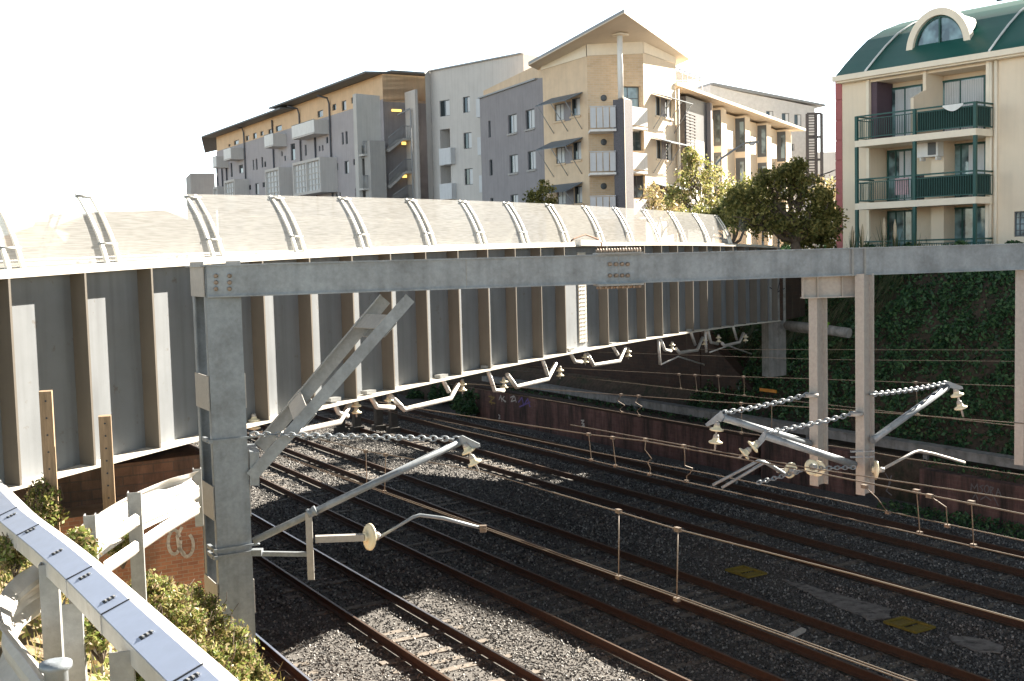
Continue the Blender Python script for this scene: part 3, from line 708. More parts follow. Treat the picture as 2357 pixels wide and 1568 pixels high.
MB().obox((k0_+k1_)/2+Vector((0, -.05, 0)), Vector((.038, 0, 0)), Vector((0, .008, 0)), UP*((k0_.z-k1_.z)/2)).obox((k0_+k1_)/2+Vector((-.034, -.02, 0)), Vector((.006, 0, 0)), Vector((0, .035, 0)), UP*((k0_.z-k1_.z)/2)).build('drop_bracket', M['galvwarm'], r)
MB().lathe(P(708, 1184, Ya+.1), p1-p0, [(.06, 0), (.06, .03), (.05, .04), (.05, .07), (.06, .08), (.06, .11)], 12).build('clamp', M['galv'], r)
MB().beam(P(580, 1274, Ya), P(712, 1276, Ya+.1), .05, .05).build('strut', M['galv'], r)
MB().obox(P(592, 1271, Ya), Vector((.06, 0, 0)), Vector((0, .05, 0)), UP*.035).build('strut_lug', M['galv'], r)
MB().beam(P(726, 1241, Ya+.1), P(838, 1237, Ya+.2), .08, .075).build('strut', M['galvwarm'], r)
ax = norm(P(868, 1232, Ya+.24)-P(838, 1236, Ya+.1)) + Vector((0, -.25, 0))
MB().lathe(P(836, 1237, Ya+.2), ax, [(.05, 0), (.06, .02), (.04, .05), (.12, .055), (.155, .07), (.158, .09), (.14, .10), (.06, .09)], 24).build('porcelain_disc', M['porcelain'], r)
MB().lathe(P(852, 1235, Ya+.2), ax, [(.04, 0), (.045, .04), (.03, .05), (.05, .06), (.05, .1), (.03, .13)], 12).build('insulator_cap', M['galvwarm'], r)
def ra(pts): return [P(x, y, Y) for x, y, Y in pts]
MB().tube(ra([(872, 1238, 13.25), (950, 1191, 13.35), (966, 1186, 13.4), (1020, 1193, 13.42), (1112, 1217, 13.45)]), [.018, .02, .022, .022, .02], 8).build('registration_arm', M['galv'], r)
MB().obox(P(1112, 1217, 13.42), Vector((.04, 0, 0)), Vector((0, .03, 0)), UP*.04).build('wire_clamp', M['clamp'], r)

# cantilevers on the hanging posts
def cant(label, tube, Y, chain, plate, ins, Yt=None):
    Yt = Yt or Y
    r = thing('cantilever_arm', P(tube[1][0], tube[1][1], Y), label, 'cantilever arm', None)
    MB().tube([P(*tube[1], Y), P(*tube[0], Yt)], .048, 12).build('tube', M['galv'], r)
    MB().chain(P(*chain[0], Yt), P(*chain[1], Y), .011, .085, sag=.02).build('chain', M['galv'], r)
    MB().prism([P(x, y, Yt-.02) for x, y in plate], Vector((0, .03, 0))).build('end_plate', M['galv'], r)
    string(P(*ins[0], Yt), P(*ins[1], Yt), r, 2, .105)
    return r
cY1 = c1.y; cY2 = c2.y
cant('cantilever tube reaching left from the rear hanging post with chain above it', [(1664, 962), (1866, 1022)], cY1-.1, [(1662, 951), (1860, 908)], [(1660, 946), (1624, 977), (1627, 982), (1646, 975), (1651, 968), (1659, 972), (1668, 960)], [(1651, 972), (1646, 1030)], 15.0)
r2 = cant('cantilever tube reaching left from the front hanging post across the rear post', [(1759, 1003), (1968, 1070)], cY2-.12, [(1762, 996), (1964, 952)], [(1757, 996), (1768, 1000), (1764, 1010), (1752, 1024), (1742, 1034), (1738, 1030), (1745, 1014)], [(1746, 1018), (1706, 1050)], 14.6)
r3 = cant('cantilever tube rising right from the front hanging post against the ivy slope', [(2180, 891), (2008, 1014)], cY2-.05, [(2177, 882), (2004, 908)], [(2174, 880), (2184, 878), (2216, 890), (2217, 896), (2200, 897), (2190, 893), (2178, 894)], [(2199, 894), (2215, 952)], 16.4)
for px, py, yy_ in ((1868, 910, cY1-.12), (1970, 953, cY2-.12)):
    MB().lathe(P(px, py, yy_), UP, [(.09, -.025), (.095, 0), (.09, .025)], 14).build('clamp', M['galvwarm'], PTL)
for py in (1039, 1052):
    MB().obox(P(1985, py, cY2-.12), Vector((.16, 0, 0)), Vector((0, .012, 0)), UP*.01).build('strap', M['galv'], PTL)
# registration gear
r = thing('registration_arm', P(2013, 1082, cY2), 'bent registration arm with a large cream disc right of the front hanging post', 'registration arm')
ax = Vector((1, -.15, -.04))
MB().lathe(P(2006, 1081, cY2-.08), ax, [(.05, 0), (.04, .03), (.10, .035), (.128, .05), (.13, .068), (.11, .078), (.05, .07)], 24).build('porcelain_disc', M['porcelain'], r)
MB().lathe(P(2018, 1081, cY2-.08), ax, [(.035, 0), (.045, .03), (.03, .1)], 10).build('insulator_cap', M['galvwarm'], r)
MB().tube([P(2030, 1081, cY2), P(2104, 1041, cY2+.5), P(2116, 1038, cY2+.6), P(2150, 1045, cY2+.8), P(2220, 1065, cY2+1.2)], .021, 8).build('arm', M['galvwarm'], r)
r = thing('registration_arm', P(1872, 1080, cY1), 'pair of thin registration arms with cream discs at the foot of the rear hanging post', 'registration arm')
for k, (a, b, Y) in enumerate((((1640, 1117), (1746, 1061), 14.2), ((1661, 1123), (1757, 1066), 14.15))):
    MB().tube([P(*a, Y), P(*b, Y), P(b[0]+12, b[1]+2, Y), P(b[0]+52, b[1]+26, Y+.3)], .02, 8).build('arm', M['galv'], r)
for px, py, Y, ax in ((1812, 1080, 14.6, Vector((.5, -.9, -.1))), (1862, 1076, 14.9, Vector((.35, -.9, .2))), (1882, 1078, 15.1, Vector((-.3, -.9, .1)))):
    MB().lathe(P(px, py, Y), ax, [(.05, 0), (.04, .03), (.09, .035), (.105, .05), (.105, .066), (.085, .075), (.045, .065)], 22).build('porcelain_disc', M['porcelain'], r); MB().lathe(P(px, py, Y), ax, [(.045, .06), (.045, .10), (.03, .12), (.03, .15)], 10).build('insulator_cap', M['galvdark'], r)
MB().beam(P(1790, 1084, 14.5), P(1815, 1083, 14.6), .05, .05).build('strut', M['galvwarm'], r)
MB().chain(P(1743, 1112, 14.3), P(1845, 1084, 14.6), .009, .07).build('chain', M['galv'], r)
MB().chain(P(1885, 1078, 15.0), P(1968, 1076, 15.1), .009, .07).build('chain', M['galv'], r)

# ------------------------------------------------------------------ wires
def wire(name, label, cat, pts, rad=.011, group=None, pair=0):
    rad *= .62
    """pts = (px, py, z): points on the wire at height z; continues straight beyond both ends"""
    w = [G(*q) for q in pts]
    if w[0].y < w[-1].y: pass
    e0 = w[0]+(w[0]-w[1]).normalized()*4; e1 = w[-1]+(w[-1]-w[-2]).normalized()*3
    w = [e0]+w+[e1]
    w = [q for q in w if q.y > 3.0]
    r = thing(name, w[1], label, cat, group)
    if pair:
        for sd in (-1, 1): MB().tube([q+PD*sd*pair for q in w], rad, 6).build('wire', M['wire'], r)
    else: MB().tube(w, rad, 6).build('wire', M['wire'], r)
    return r
def dropper(parent, a, za, b, zb, r=.006, bend=None):
    A_, B_ = G(*a, za), G(*b, zb)
    pts = [A_, B_] if not bend else [A_]+[P(x, y, A_.y+(B_.y-A_.y)*(i+1)/(len(bend)+1)) for i, (x, y) in enumerate(bend)]+[B_]
    mb = MB().tube(pts, r, 5); mb.obox(A_, PD*.02, TD*.035, UP*.02); mb.obox(B_, PD*.02, TD*.03, UP*.018)
    mb.build('dropper', M['clamp'], parent)
K, S_ = 4.6, 5.24
wire('contact_wire', 'double contact wire running from the mast arm to the bottom right', 'contact wire', [(2100, 1569, K), (1560, 1374, K), (1112, 1214, K), (650, 1050, K), (560, 1017, K)], .008, 'contact wires', .022)
m0 = wire('catenary_wire', 'catenary wire hung from the mast arm insulators, running to the right edge', 'overhead wire', [(2357, 1430, S_), (1960, 1321, S_), (1560, 1219, S_), (1424, 1178, S_), (1108, 1085, S_), (888, 1046, S_), (841, 1038, S_), (690, 1000, S_)], .010, 'catenary wires')
dropper(m0, (1424, 1177), S_, (1424, 1329), K); dropper(m0, (1560, 1219), S_, (1558, 1380), K); dropper(m0, (842, 1039), S_, (844, 1118), K); dropper(m0, (888, 1047), S_, (885, 1132), K)
w1 = wire('contact_wire', 'lower contact wire of the second track from the mast', 'contact wire', [(2357, 1284, K), (1867, 1174, K), (1634, 1122, K), (1418, 1073, K), (1240, 1031, K), (1050, 988, K), (905, 950, K)], .011, 'contact wires')
wire('contact_wire', 'upper contact wire of the second track from the mast', 'contact wire', [(2357, 1245, K), (1867, 1139, K), (1634, 1091, K), (1357, 1039, K), (1037, 973, K), (900, 945, K)], .011, 'contact wires')
m1_ = wire('catenary_wire', 'catenary wire over the second track, passing left of the hanging posts', 'overhead wire', [(2357, 1184, S_), (1867, 1086, S_), (1634, 1043, S_), (1480, 1015, S_), (1355, 1000, S_), (1022, 950, S_), (900, 930, S_)], .013, 'catenary wires')
wire('catenary_wire', 'upper parallel catenary wire behind the feet of the hanging posts', 'overhead wire', [(2357, 1152, S_), (1867, 1078, S_), (1634, 1036, S_)], .011, 'catenary wires')
dropper(m1_, (1355, 1000), S_, (1361, 1059), K); dropper(m1_, (1410, 1008), S_, (1417, 1073), K)
dropper(m1_, (1486, 1012), S_, (1495, 1092), K, bend=[(1484, 1035), (1500, 1056), (1490, 1064), (1497, 1078)])
dropper(m1_, (1574, 1027), S_, (1580, 1108), K, bend=[(1576, 1050), (1576, 1072), (1594, 1078), (1588, 1090), (1580, 1096)])
dropper(m1_, (2110, 1131), S_, (2117, 1227), K); dropper(m1_, (2236, 1157), S_, (2241, 1256), K)
dropper(m1_, (2140, 1142), S_, (2181, 1211), K, bend=[(2178, 1168), (2179, 1190)]); dropper(m1_, (1990, 1120), S_, (2044, 1180), K, bend=[(2020, 1148)])
wire('contact_wire', 'contact wire of the third track crossing in front of the low brick wall', 'contact wire', [(2357, 1094, K), (2090, 1056, K), (1964, 1034, K), (1745, 1002, K), (1618, 981, K), (1400, 944, K), (1143, 902, K)], .012, 'contact wires')
m2_ = wire('catenary_wire', 'catenary wire of the third track in front of the sooty wall', 'overhead wire', [(2331, 973, S_), (1897, 940, S_), (1634, 924, S_), (1262, 897, S_)], .011, 'catenary wires')
for (a, b) in (((1430, 909), (1432, 949)), ((1470, 912), (1472, 957)), ((1706, 929), (1707, 997)), ((1776, 932), (1776, 1004))):
    if a[0] < 1500: dropper(m2_, a, S_, b, K, bend=[(a[0]-8, a[1]+14), (a[0]+8, a[1]+24), (a[0]-4, a[1]+34)])
    else: dropper(m2_, a, S_, b, K)
wire('contact_wire', 'contact wire of the fourth track passing behind the upper chain', 'contact wire', [(2331, 980, K), (1897, 931, K), (1634, 903, K), (1331, 869, K)], .012, 'contact wires')
m3_ = wire('catenary_wire', 'catenary wire of the fourth track high on the sooty wall and ivy', 'overhead wire', [(2331, 889, S_), (1861, 872, S_), (1634, 865, S_), (1328, 849, S_)], .010, 'catenary wires')
for (a, b) in (((1563, 862), (1567, 895)), ((1600, 864), (1604, 900)), ((1653, 866), (1656, 905)), ((1712, 868), (1713, 911)), ((2108, 881), (2113, 955))): dropper(m3_, a, S_, b, K)
wire('overhead_wire', 'thin upper wire crossing the ivy slope', 'overhead wire', [(2331, 806, 5.6), (1900, 805, 5.6)], .008)
wire('overhead_wire', 'thin lower wire crossing the ivy slope', 'overhead wire', [(2331, 832, 5.3), (1900, 828, 5.3), (1600, 818, 5.3)], .009)

# ------------------------------------------------------------------ wire supports hanging from the bridge
def bracket(label, tubes, ins, drop=None, m=None):
    a = BP(*tubes[0][0]); r = thing('wire_support', a, label, 'wire support', 'wire supports under the bridge girder')
    names = ['hanger', 'cradle_arm', 'hanger', 'drop_tube', 'registration_arm']
    for nm, t in zip(names, tubes):
        if not t: continue
        rad = {'hanger': .045, 'cradle_arm': .05, 'drop_tube': .04, 'registration_arm': .025}[nm]
        pts = [BP(x, y, .15) for x, y in t]; y0 = pts[0]
        MB().tube(pts, rad, 8, sm=True).build(nm, M['whitesteel'], r)
        if nm == 'hanger': MB().obox(pts[0]+UP*.02, Vector((.07, .1, 0)), Vector((.06, -.03, 0)), UP*.03).build('clamp', M['galvdark'], r)
    for x, y in ins:
        q = BP(x, y, .1); string(q+UP*.12, q-UP*.12, r, 2, .105)
    return r
bracket('wire support under the girder immediately right of the brace foot', [[(766, 922), (779, 950), (800, 958)], [(600, 1000), (650, 998), (692, 992), (782, 971), (806, 928)]], [(820, 938), (585, 972)])
bracket('wire support under the girder between the brace and the tall weeds, second from the mast', [[(848, 905), (867, 937), (906, 938)], [(898, 911), (930, 943), (1037, 917), (1054, 884)], [(1016, 868), (1033, 902)]], [(895, 925), (1064, 888)])
bracket('wire support under the girder above the left end of the low brick wall', [[(1121, 846), (1138, 899), (1159, 899)], [(1167, 862), (1188, 891), (1261, 873), (1279, 836)], [(1247, 823), (1262, 868)]], [(1160, 882), (1289, 856)])
bracket('wire support under the bolted splice of the girder', [[(1310, 806), (1323, 833), (1339, 833)], [(1352, 815), (1366, 841), (1426, 831), (1439, 799)], [(1408, 793), (1422, 817)]], [(1347, 825), (1446, 812)])
bracket('shaded wire support with long drop tube, nearer of two under the dark girder end', [[(1519, 778), (1530, 806), (1544, 808)], [(1556, 803), (1564, 812), (1605, 806), (1617, 777)], [(1589, 761), (1600, 794)], [(1515, 780), (1519, 839)], [(1522, 839), (1561, 821), (1621, 840)]], [(1547, 797), (1622, 786)])
bracket('shaded wire support farthest away beside the concrete pier', [[(1629, 758), (1636, 788), (1652, 792)], [(1662, 790), (1667, 796), (1702, 788), (1711, 767)], [(1686, 747), (1696, 782)], [(1623, 760), (1626, 811)], [(1634, 811), (1676, 796), (1729, 815)]], [(1654, 780), (1716, 778)])

# small gabled bracket on the bridge top
r = thing('cable_hanger', BP(1345, 560, .3), 'small rusty gabled bracket standing on the girder above the bolted splice', 'bracket')
MB().tube([BP(1313, 556, .3), BP(1322, 549, .3), BP(1347, 540, .3), BP(1375, 550, .3), BP(1385, 560, .3), BP(1383, 572, .3)], .018, 6).build('frame', M['rust'], r)
MB().beam(BP(1330, 559, .25), BP(1374, 560, .25), .16, .14).build('box', M['whitesteel'], r)

# pipes and small things by the pier
r = thing('drain_pipe', P(1880, 755, 39), 'pair of pale drain pipes sticking out of the bank beside the concrete pier', 'pipe')
MB().tube([P(1812, 749, 41), P(1880, 756, 39.5), P(1955, 767, 38.5)], .17, 14).build('pipe', M['concrete'], r)
MB().tube([P(1820, 757, 41), P(1875, 763, 39.8)], .10, 10).build('pipe', M['concrete'], r)
M['orange'] = mat('orange_paint', (.65, .25, .02), .6)
q = PT(30.4, 1, 0); tag(MB().obox(WP(1768, 899, PT(30.36, 30, 2), PD), TD*.45, PD*.02, UP*.06).build('marker', M['orange']), 'small orange marker strip on the dark wall end', 'marker')

# ------------------------------------------------------------------ crash barriers, posts on the bank
def Zr(x, y): return (.2857*x, 1120.2+.2857*y)
GZ = 6.2
Lp = [(-40, 180), (0, 240), (220, 380), (400, 535), (590, 700), (860, 970), (1130, 1230), (1420, 1510), (1560, 1650), (1800, 1900)]
Rp = [(70, 110), (130, 190), (330, 320), (520, 480), (710, 640), (990, 900), (1270, 1160), (1570, 1420), (1720, 1560), (1990, 1830)]
def dens(px):
    out = []
    for i in range(len(px)-1):
        for k in range(4):
            f = k/4; out.append((px[i][0]+(px[i+1][0]-px[i][0])*f, px[i][1]+(px[i+1][1]-px[i][1])*f))
    return out+[px[-1]]
La = [G(*Zr(*q), GZ) for q in dens(Lp)]; Ra = [G(*Zr(*q), GZ) for q in dens(Rp)]
path = [(a+b)/2 for a, b in zip(La, Ra)]
# smooth
for _ in range(16): path = [path[0]]+[(path[i-1]+path[i]*2+path[i+1])/4 for i in range(1, len(path)-1)]+[path[-1]]
e = norm(path[0]-path[1]); path = [path[0]+e*2.0]+path
sides = []
for i in range(len(path)):
    d = norm(path[min(i+1, len(path)-1)]-path[max(i-1, 0)]); s = Vector((d.y, -d.x, 0)); s = s if s.x > 0 else -s; sides.append(s)
r = thing('crash_barrier', path[20], 'box section crash barrier with slotted blue grey cover in the bottom left corner', 'crash barrier')
HWG = .068
bx = MB().sweep(path, [(-HWG, -.05), (HWG, 0), (HWG+.10, -.045), (HWG+.10, -.12), (-HWG, -.14)], sides).build('beam', M['whitesteel'], r)
tp = MB().sweep(path, [(-HWG+.003, -.045), (HWG-.003, .004), (HWG-.003, .001), (-HWG+.003, -.048)], sides).build('cover', M['barriertop'], r)
def near_i(px, py):
    q = G(px, py, GZ); return min(range(len(path)), key=lambda i: (path[i]-q).length)
def onpath(px, py):
    q = G(px, py, GZ); i = near_i(px, py); i = max(1, min(len(path)-2, i))
    d = norm(path[i+1]-path[i-1]); q2 = path[i]+d*((q-path[i]).dot(d)); return q2, d, sides[i]
for (x, y) in ((35, 185), (270, 315), (640, 665), (935, 935), (1500, 1470)):
    q, d, s = onpath(*Zr(x, y)); st = s+UP*.3676; MB().obox(q-UP*.0185, d*.004, st*(HWG+.001), UP*.0025).build('joint_strip', M['dark'], r); MB().obox(q-s*(HWG+.003)-UP*.096, d*.008, s*.003, UP*.042).build('joint_strip', M['whitesteel'], r)
for (x, y) in ((100, 210), (245, 330), (440, 505), (660, 700), (870, 880), (1165, 1165), (1520, 1510)):
    q, d, s = onpath(*Zr(x, y)); mb = MB(); q = q-UP*.026; st = s+UP*.3676
    for k in (-1, 0, 1):
        mb.obox(q+st*k*.020+UP*.006, d*.024, st*.005, UP*.002)
    mb.build('slot', M['dark'], r)
    mb = MB()
    for k in (-1, 0, 1): mb.obox(q+st*(k*.020+.009)+UP*.009, d*.019+UP*.003, st*.003, UP*.003)
    mb.build('louvre', M['whitesteel'], r)
def cpost(name, label, px, pyt, Y, w, zbot, m, dp=.08, parent=None, cat='post', group=None):
    a = P(px, pyt, Y); mb = MB(); h = (a.z-zbot)/2; c = Vector((a.x, a.y, (a.z+zbot)/2))
    f = norm(Vector((.97, .25, 0))); g = Vector((f.y, -f.x, 0))
    mb.obox(c, f*(w/2), g*.004, UP*h); mb.obox(c+f*(w/2-.004)-g*dp/2, f*.004, g*(dp/2), UP*h); mb.obox(c-f*(w/2-.004)-g*dp/2, f*.004, g*(dp/2), UP*h)
    o = mb.build(name, m, parent)
    if not parent: tag(o, label, cat, group)
    return o
for px, pt, Y in ((110, 1300, 6.4), (165, 1390, 6.0), (278, 1500, 4.9)):
    cpost('post', '', px, pt, Y, .10, 5.0, M['galvdark'], parent=r)
# W beam barrier
def wbeam(name, label, pts, z, m, posts, h=.31, flip=1, spacer=True):
    pth = [G(x, y, zz) for x, y, zz in pts]
    fine = []
    for i in range(len(pth)-1):
        p0_, p1_, p2_, p3_ = pth[max(i-1, 0)], pth[i], pth[i+1], pth[min(i+2, len(pth)-1)]
        for k in range(6):
            u = k/6; fine.append(.5*((2*p1_)+(p2_-p0_)*u+(2*p0_-5*p1_+4*p2_-p3_)*u*u+(3*p1_-p0_-3*p2_+p3_)*u**3))
    fine.append(pth[-1])
    sd = []
    for i in range(len(fine)):
        d = norm(fine[min(i+1, len(fine)-1)]-fine[max(i-1, 0)]); sd.append(Vector((d.y, -d.x, 0))*flip)
    pr = [(0, 0), (.03, -.02), (.075, -.055), (.08, -.085), (.035, -.125), (.03, -.155), (.035, -.185), (.08, -.225), (.075, -.255), (.03, -.29), (0, -.31)]
    back = [(a-.006, b) for a, b in pr[::-1]]
    r = thing(name, fine[len(fine)//2], label, 'guard rail')
    MB().sweep(fine, [(a*1, b*h/.31) for a, b in pr+back], sd).build('rail', m, r)
    return r, fine, sd
rb, f_, s2 = wbeam('guard_rail', 'sun bleached curved guard rail in front of the brick abutment', [(457, 1084, 6.05), (425, 1093, 6.05), (385, 1104, 6.05), (300, 1140, 6.05), (230, 1180, 6.05), (170, 1222, 6.05), (120, 1262, 6.05)], 6.05, M['whitesteel'], [], flip=1)
for (pts) in ([(457, 1132), (395, 1165), (310, 1200), (250, 1240), (190, 1290)], [(457, 1170), (435, 1182), (380, 1215), (310, 1262), (240, 1310)]):
    MB().sweep([P(x, y, 9.3-(480-x)*.007) for x, y in pts], [(0, .05), (.03, .03), (.03, -.03), (0, -.05), (-.01, 0)], [Vector((.45, -.89, 0))]*len(pts)).build('lower_rail', M['whitesteel'], rb)
cpost('post', '', 308, 1134, 8.15, .095, 4.8, M['galvdark'], parent=rb)
cpost('post', '', 453, 1080, 9.75, .07, 5.55, M['galvdark'], parent=rb)
cpost('post', '', 205, 1187, 7.6, .075, 4.9, M['galvdark'], parent=rb)
cpost('post', '', 165, 1233, 7.2, .075, 4.9, M['galvdark'], parent=rb)
rc, f_, s2 = wbeam('guard_rail', 'sun bleached guard rail bending under the box barrier in the bottom left corner', [(112, 1290, 5.9), (80, 1300, 5.9), (40, 1325, 5.9), (5, 1365, 5.85), (-12, 1420, 5.85), (20, 1470, 5.85), (60, 1520, 5.85), (110, 1590, 5.85)], 5.9, M['whitesteel'], [], flip=-1, h=.34)
cpost('post', '', 112, 1296, 6.7, .07, 5.0, M['galvdark'], parent=rc)
tag(MB().lathe(P(134, 1640, 4.4), UP, [(.045, 0), (.045, .165), (.062, .18), (.062, .2), (.03, .21)], 16).build('bollard', M['galv']), 'round capped galvanised pipe post at the bottom edge beside the guard rail', 'bollard')
def tpost(px0, px1, pyt, pyb, Y, label):
    w = (px1-px0)/FPX*Y; a = P((px0+px1)/2, pyt, Y); z0 = P((px0+px1)/2, pyb, Y).z-.4
    c = Vector((a.x, a.y, (a.z+z0)/2)); f = norm(Vector((.95, .3, 0))); g = Vector((f.y, -f.x, 0)); mb = MB()
    mb.obox(c, f*w*.40, g*.055, UP*(a.z-z0)/2)
    o = mb.build('timber_post', M['timber']); tag(o, label, 'post', 'timber posts on the bank')
    mh = MB()
    for k in range(8): mh.lathe(c+UP*((a.z-z0)*(.45-k*.09))+g*.056, g, [(.008, 0), (.008, .002)], 8)
    mh.build('bolt_hole', M['dark'], o)
tpost(88, 122, 900, 1215, 9.0, 'taller weathered timber post in front of the girder at far left')
tpost(224, 258, 957, 1160, 9.2, 'shorter weathered timber post in front of the girder, right of the taller one')
# ------------------------------------------------------------------ buildings
M['mauve'] = mat('grey_mauve_render', (.40, .375, .39), .85, 0, .06, 1.2, .05, 30, streak=.12)
M['midgrey'] = mat('mid_grey_render', (.38, .37, .36), .85, 0, .06, 1.2, .05, 30, streak=.10)
M['lightgrey'] = mat('light_grey_render', (.52, .51, .49), .85, 0, .05, 1.2, .05, 30, streak=.10)
M['greige'] = mat('greige_render', (.55, .53, .51), .85, 0, .05, 1.0, .05, 30, streak=.10)
M['darkgrey'] = mat('dark_grey_render', (.29, .275, .29), .85, 0, .08, 1.0, .05, 30, streak=.14)
M['tanr'] = mat('tan_render', (.74, .52, .33), .85, 0, .08, 1.0, streak=.1)
M['cream'] = mat('cream_render', (.80, .68, .53), .85, 0, .05, .8, .04, 30, streak=.05)
M['creamb'] = mat('pale_cream_trim', (.84, .75, .61), .7, 0, .06, 2)
M['white'] = mat('white_paint', (.80, .80, .79), .6, 0, .06, 3, streak=.12)
M['panel'] = mat('pale_grey_panel', (.58, .60, .63), .6, 0, .06, 2, streak=.1)
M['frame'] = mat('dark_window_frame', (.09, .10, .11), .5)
M['framew'] = mat('pale_window_frame', (.52, .50, .46), .6)
M['glass'] = glassmat('window_glass'); M['glass2'] = glassmat('window_glass_mottled', (.05, .07, .08), .08, 1.2)  # second glass has random paler blotches
M['curtain'] = mat('pale_curtain', (.62, .64, .66), .7, 0, .12, 6, stretch=(5, 5, .3))
M['soffit'] = mat('cream_soffit', (.66, .58, .47), .7, 0, .06, 1)
M['roofgrey'] = mat('grey_metal_roof', (.28, .29, .30), .5, .3, .1, 3)
M['roofdark'] = mat('dark_corrugated_roof', (.12, .125, .13), .6, .2, .15, 4)
M['green'] = mat('green_metal_roof', (.012, .11, .09), .5, 0, .06, 2, .1, 60, spec=.3)
M['greenp'] = mat('dark_green_railing', (.01, .075, .065), .45, 0, .1, 5)
M['pipe'] = mat('downpipe_and_recess_shade', (.07, .075, .09), .5)
M['redq'] = mat('dull_red_quoin', (.40, .13, .13), .8, 0, .08, 3)
M['awn'] = mat('blue_grey_awning', (.14, .17, .20), .6, 0, .1, 6)
M['lattice'] = mat('dark_lattice_steel', (.07, .065, .07), .6)
MBK = brickmat('buff_brick', (.70, .53, .36), (.62, .46, .30), (.66, .56, .45), (1.6, 1.6, 1.2), 0, .25, .1)
M['buff'] = mat('buff_brickwork', (.70, .54, .38), .85, 0, .08, 1.2, .1, 30, streak=.08)
M['greybrick'] = mat('grey_brickwork', (.58, .58, .58), .85, 0, .1, 3, .1, 30)
M['darkbrick'] = mat('dark_glazed_brick', (.09, .085, .10), .6, 0, .35, 12)

class Fac:
    """vertical facade plane between two points on the ground plan"""
    def __init__(s, A, B):
        s.A = Vector((A[0], A[1], 0)); s.B = Vector((B[0], B[1], 0)); s.d = norm(s.B-s.A); s.L = (s.B-s.A).length
        s.n = Vector((s.d.y, -s.d.x, 0))
        if s.n.dot(s.A) > 0: s.n = -s.n      # towards the camera
    def uv(s, px, py, off=0):
        w = WP(px, py, s.A+s.n*off, s.n); return (w-s.A).dot(s.d), w.z
    def pt(s, u, z, off=0): return s.A+s.d*u+s.n*off+UP*z
    def rect(s, x0, y0, x1, y1, off=0):
        xm, ym = (x0+x1)/2, (y0+y1)/2
        u0 = s.uv(x0, ym, off)[0]; u1 = s.uv(x1, ym, off)[0]; z1 = s.uv(xm, y0, off)[1]; z0 = s.uv(xm, y1, off)[1]
        return min(u0, u1), max(u0, u1), z0, z1
    def box(s, mb, u0, u1, z0, z1, o0, o1):
        return mb.obox(s.pt((u0+u1)/2, (z0+z1)/2, (o0+o1)/2), s.d*((u1-u0)/2), s.n*((o1-o0)/2), UP*((z1-z0)/2))
def facXY(px, Y): q = P(px, 590, Y); return (q.x, q.y)
def wallskin(mb, fac, u0, u1, z0, top, holes, depth=.18):
    """front skin with real openings; top is z or [(u, z)...]"""
    if not isinstance(top, list): top = [(u0, top), (u1, top)]
    us = sorted({u0, u1, *[max(u0, min(u1, h[0])) for h in holes], *[max(u0, min(u1, h[1])) for h in holes], *[t[0] for t in top if u0 < t[0] < u1]})
    def tz(u):
        for a, b in zip(top, top[1:]):
            if a[0]-1e-6 <= u <= b[0]+1e-6: return a[1]+(b[1]-a[1])*(u-a[0])/max(1e-9, b[0]-a[0])
        return top[-1][1]
    for a, b in zip(us, us[1:]):
        if b-a < 1e-4: continue
        m = (a+b)/2; hs = sorted([(h[2], h[3]) for h in holes if h[0]-1e-4 <= m <= h[1]+1e-4]); z = z0
        for h0, h1 in hs:
            if h0 > z+1e-4: mb.face([fac.pt(a, z), fac.pt(b, z), fac.pt(b, h0), fac.pt(a, h0)])
            z = max(z, h1)
        mb.face([fac.pt(a, z), fac.pt(b, z), fac.pt(b, tz(b)), fac.pt(a, tz(a))])
    for h in holes:
        a, b, c, e = h[:4]; dd = h[4] if len(h) > 4 else depth
        q = [(a, c), (b, c), (b, e), (a, e)]
        for i in range(4):
            (ua, za), (ub, zb_) = q[i], q[(i+1) % 4]
            mb.face([fac.pt(ua, za), fac.pt(ub, zb_), fac.pt(ub, zb_, -dd), fac.pt(ua, za, -dd)])
        if len(h) > 4: mb.face([fac.pt(a, c, -dd), fac.pt(b, c, -dd), fac.pt(b, e, -dd), fac.pt(a, e, -dd)])
def window(fac, h, parent, frame='frame', cur=.5, nx=1, ny=0, sill=None, depth=.16, fw=.05, glass='glass', off=0):
    a, b, c, e = h[:4]; dd = -depth+off; mb = MB()
    for (u0, u1, z0, z1) in ((a, a+fw, c, e), (b-fw, b, c, e), (a+fw, b-fw, c, c+fw), (a+fw, b-fw, e-fw, e)): fac.box(mb, u0, u1, z0, z1, dd, dd+.05)
    for i in range(nx): u = a+(b-a)*(i+1)/(nx+1); fac.box(mb, u-fw*.4, u+fw*.4, c+fw, e-fw, dd, dd+.045)
    for i in range(ny): z = c+(e-c)*(i+1)/(ny+1); fac.box(mb, a+fw, b-fw, z-fw*.35, z+fw*.35, dd, dd+.04)
    w = mb.build('window', M[frame], parent)
    MB().face([fac.pt(a, c, dd+.012), fac.pt(b, c, dd+.012), fac.pt(b, e, dd+.012), fac.pt(a, e, dd+.012)]).build('pane', M[glass], w)
    if cur:
        u0, u1 = (a+(b-a)*(1-cur), b-fw) if cur > 0 else (a+fw, a+(b-a)*(-cur))
        MB().face([fac.pt(u0, c+fw, dd+.022), fac.pt(u1, c+fw, dd+.022), fac.pt(u1, e-fw, dd+.022), fac.pt(u0, e-fw, dd+.022)]).build('curtain', M['curtain'], w)
    if sill: mb = MB(); fac.box(mb, a-.08, b+.08, c-.12, c-.003, 0.002, .09); mb.build('sill', M[sill], w)
    return w
